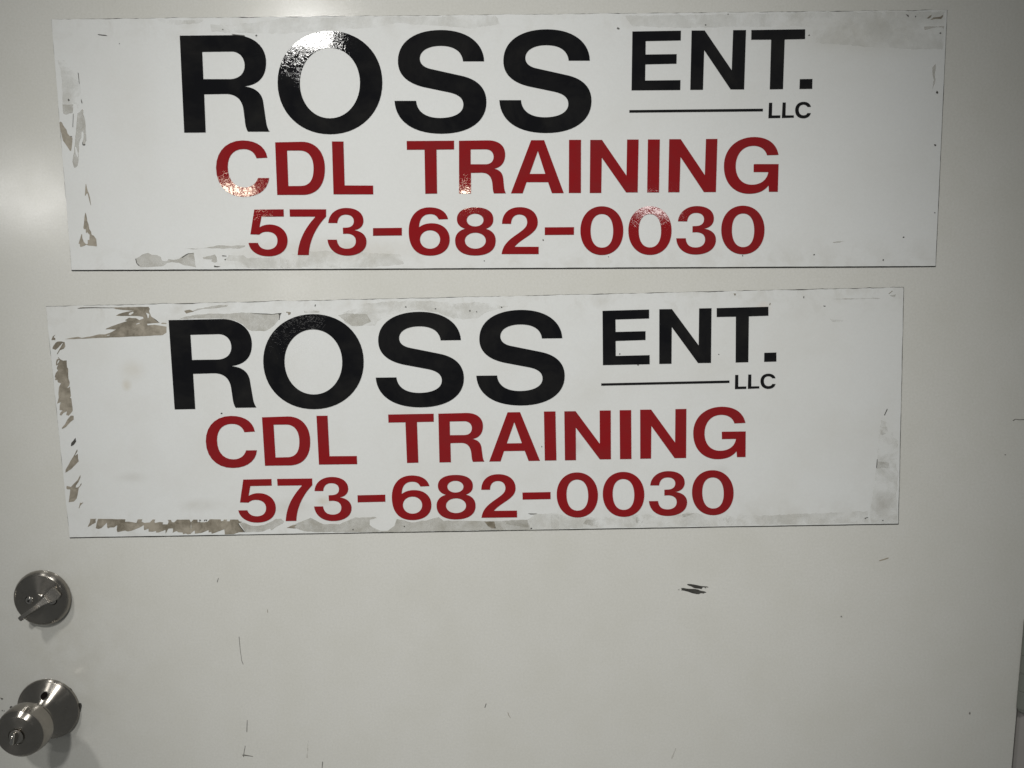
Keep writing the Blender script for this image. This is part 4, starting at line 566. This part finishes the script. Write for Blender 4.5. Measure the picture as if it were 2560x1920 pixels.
def knob():
    base = link('door_knob', lathe('door_knob', [(.52, .80), (.54, 1.30), (.62, 1.34), (.95, 1.40), (1.17, 1.53), (1.255, 1.68), (1.275, 1.84), (1.27, 2.00), (1.25, 2.20), (1.215, 2.36), (1.20, 2.405), (1.19, 2.42),
                 (1.005, 2.60), (.99, 2.61), (.97, 2.614), (.7, 2.622), (.43, 2.632), (.415, 2.627), (.41, 2.56), (.001, 2.555)]), door, [M_BRUSH], 'brushed round knob with turn button')
    base.rotation_euler = RX; base.location = DO + Vector((-24.78*IN, 0, -21.76*IN))
    link('rose', lathe('rose', [(1.62, 0), (1.635, .05), (1.625, .13), (1.58, .19), (1.54, .215), (1.525, .225), (1.34, .37), (1.08, .55), (.86, .72), (.74, .86), (.70, .93), (.69, .99), (.66, 1.0), (.53, 1.0)]), base, [M_BRUSH])
    link('collar', lathe('collar', [(.60, .98), (.60, 1.34), (.58, 1.35), (.50, 1.35)], 64), base, [M_DARK])
    # access hole in the cone of the rose, its shaded inside coloured near black
    hole = link('screw_hole', lathe('screw_hole', [(.18, -.02), (.18, .015), (.15, .02), (.14, .0), (.001, -.01)], 40), base, [M_DARK])
    hole.location = Vector((0.17*IN, 1.02*IN, .605*IN)); hole.rotation_euler = (math.radians(-38), 0, 0)
    rim = link('hole_rim', lathe('hole_rim', [(.22, -.02), (.22, .010), (.21, .020), (.19, .020), (.178, .008), (.178, -.02)], 40), base, [M_SCREW])
    rim.location = hole.location; rim.rotation_euler = hole.rotation_euler
    bt = link('turn_button', lathe('turn_button', [(.355, 2.55), (.355, 2.67), (.335, 2.70), (.28, 2.715), (.001, 2.72)], 64), base, [M_BRIGHT])
    bm = bmesh.new(); rings = []
    for h, w, l in ((2.70, .13, .31), (2.84, .115, .305), (2.97, .095, .27), (3.04, .065, .20), (3.06, .03, .12)):
        ring = []
        for i in range(24):
            a = 2*math.pi*i/24; ca, sa = math.cos(a), math.sin(a)
            ring.append(bm.verts.new((abs(ca)**.8*math.copysign(1, ca)*w*IN, abs(sa)**.8*math.copysign(1, sa)*l*IN, h*IN)))
        rings.append(ring)
    for a, b in zip(rings, rings[1:]):
        for i in range(24): bm.faces.new((a[i], a[(i+1) % 24], b[(i+1) % 24], b[i]))
    bm.faces.new(rings[-1]); bmesh.ops.recalc_face_normals(bm, faces=bm.faces[:])
    me = bpy.data.meshes.new('thumb_tab'); bm.to_mesh(me); bm.free()
    for p in me.polygons: p.use_smooth = True
    me.set_sharp_from_angle(angle=math.radians(45))
    tab = link('thumb_tab', me, base, [M_SCREW]); tab.rotation_euler = (0, 0, math.radians(-8))
knob()

# hinge at the right edge, barrel towards the room
hx, hz0, hz1 = 25.80, -20.78, -16.05
hinge = link('hinge', box('hinge', (X_R-.03)*IN, (X_R+1.5)*IN, .02*IN, .16*IN, hz0*IN, hz1*IN, .0008), door, [M_HINGE], 'painted butt hinge at the right edge')
hinge.location = DO
step = (hz1-hz0)/5
for i in range(5):
    k = link('knuckle', lathe('knuckle', [(.001, 0), (.31, 0), (.335, .03), (.335, step-.035), (.31, step-.012), (.001, step-.012)], 40), hinge, [M_HINGE])
    k.location = (hx*IN, -.10*IN, (hz0 + i*step)*IN)
pin = link('pin_tip', lathe('pin_tip', [(.001, -.30), (.10, -.29), (.18, -.24), (.27, -.12), (.30, 0), (.001, .01)], 40), hinge, [M_HINGE]); pin.location = (hx*IN, -.10*IN, (hz0+.0)*IN)

# ------------------------------------------------------------------ the two magnetic signs
THICK = .0011
def make_sign(key, x, z, rot, W, H, shear, label, group):
    s = empty('magnetic_sign', (x*IN, 0, z*IN), label, 'sign', (0, -rot, 0), group)
    rng = random.Random(7*key)
    ln = []
    N = 260
    def jag(t, amp): return amp*(noise.noise(Vector((t*.9, key*5.1, 0))) + .6*noise.noise(Vector((t*4.3, key*3.3, 2))))
    for i in range(N): t = i/(N-1); X = -W/2 + W*t; ln.append(Vector((X, H/2 + (jag(X, .035) if 2 < i < N-3 else 0))))
    for i in range(1, 90): t = i/90; Z = H/2 - H*t; ln.append(Vector((W/2 + jag(Z+50, .012), Z)))
    for i in range(N): t = i/(N-1); X = W/2 - W*t; ln.append(Vector((X, -H/2 + (jag(X+90, .008) if 2 < i < N-3 else 0))))
    for i in range(1, 90): t = i/90; Z = -H/2 + H*t; ln.append(Vector((-W/2 + jag(Z+20, .012), Z)))
    ln = ln[::-1]
    me = sheet('sheet', [ln], -.0006, -THICK, shear)
    bk = []
    for v in ln:     # dark magnet rubber, its oversize rim also standing in for the edge shadow
        e = Vector((v.x, v.y))
        if v.y > H/2 - .3: e.y = max(e.y, H/2) + .012 + jag(v.x*1.7+31, .022)
        if v.y < -H/2 + .3: e.y = -H/2 - .048 - jag(v.x*.4+11, .01)
        if v.x > W/2 - .2: e.x = W/2 + .030 + jag(v.y+3, .01)
        if v.x < -W/2 + .2: e.x = -W/2 - .014 + jag(v.y+8, .02)
        bk.append(e)
    link('magnet_backing', sheet('magnet_backing', [bk], -.0001, -.0006, shear), s, [M_BACK])
    panel = link('sheet', me, s, [M_SIGN[key]])
    me.materials.append(M_BACK)
    for p in me.polygons:
        if abs(p.normal.y) < .5: p.material_index = 1
    word = {0: 'black', 1: 'red'}
    for i, (nm, ch, col, cons) in enumerate(GLYPHS):
        cs = [flat(c, 7 if (nm == 'letter' and 9 < i < 13) else 14) for c in cons]
        g = sheet(nm, cs, -THICK+.00002, -THICK-.00042, shear)
        o = link(nm, g, s, [M_INK[col]])
        o['label'] = {'underline': 'thin black line before LLC', 'hyphen': 'red hyphen', 'full_stop': 'black full stop'}.get(nm, f'{word[col]} {nm} {ch}')
    mark_parts(s, key, -THICK, shear, (0, 0, 0), {('adhesive_residue', 2): 'brown torn patch of dried adhesive', ('adhesive_residue', 1): 'pale grey patch of old adhesive',
               ('tape_film', 0): 'faint film left by tape', ('tape_film', 4): 'dull strip of clear tape', ('scuff', 3): 'small dark nick'})
    return s
make_sign(1, -1.40698, 7.20925, 0.01279, 42.0256, 11.749, -.01274, 'upper white sign reading ROSS ENT. LLC CDL TRAINING 573-682-0030, cleaner, nearer the top edge', 'magnetic signs on the door')
make_sign(2, -2.42165, -5.95132, 0.03106, 41.9744, 11.746, -.01274, 'lower, more soiled white sign with brown torn adhesive patches along its left and bottom edges', 'magnetic signs on the door')
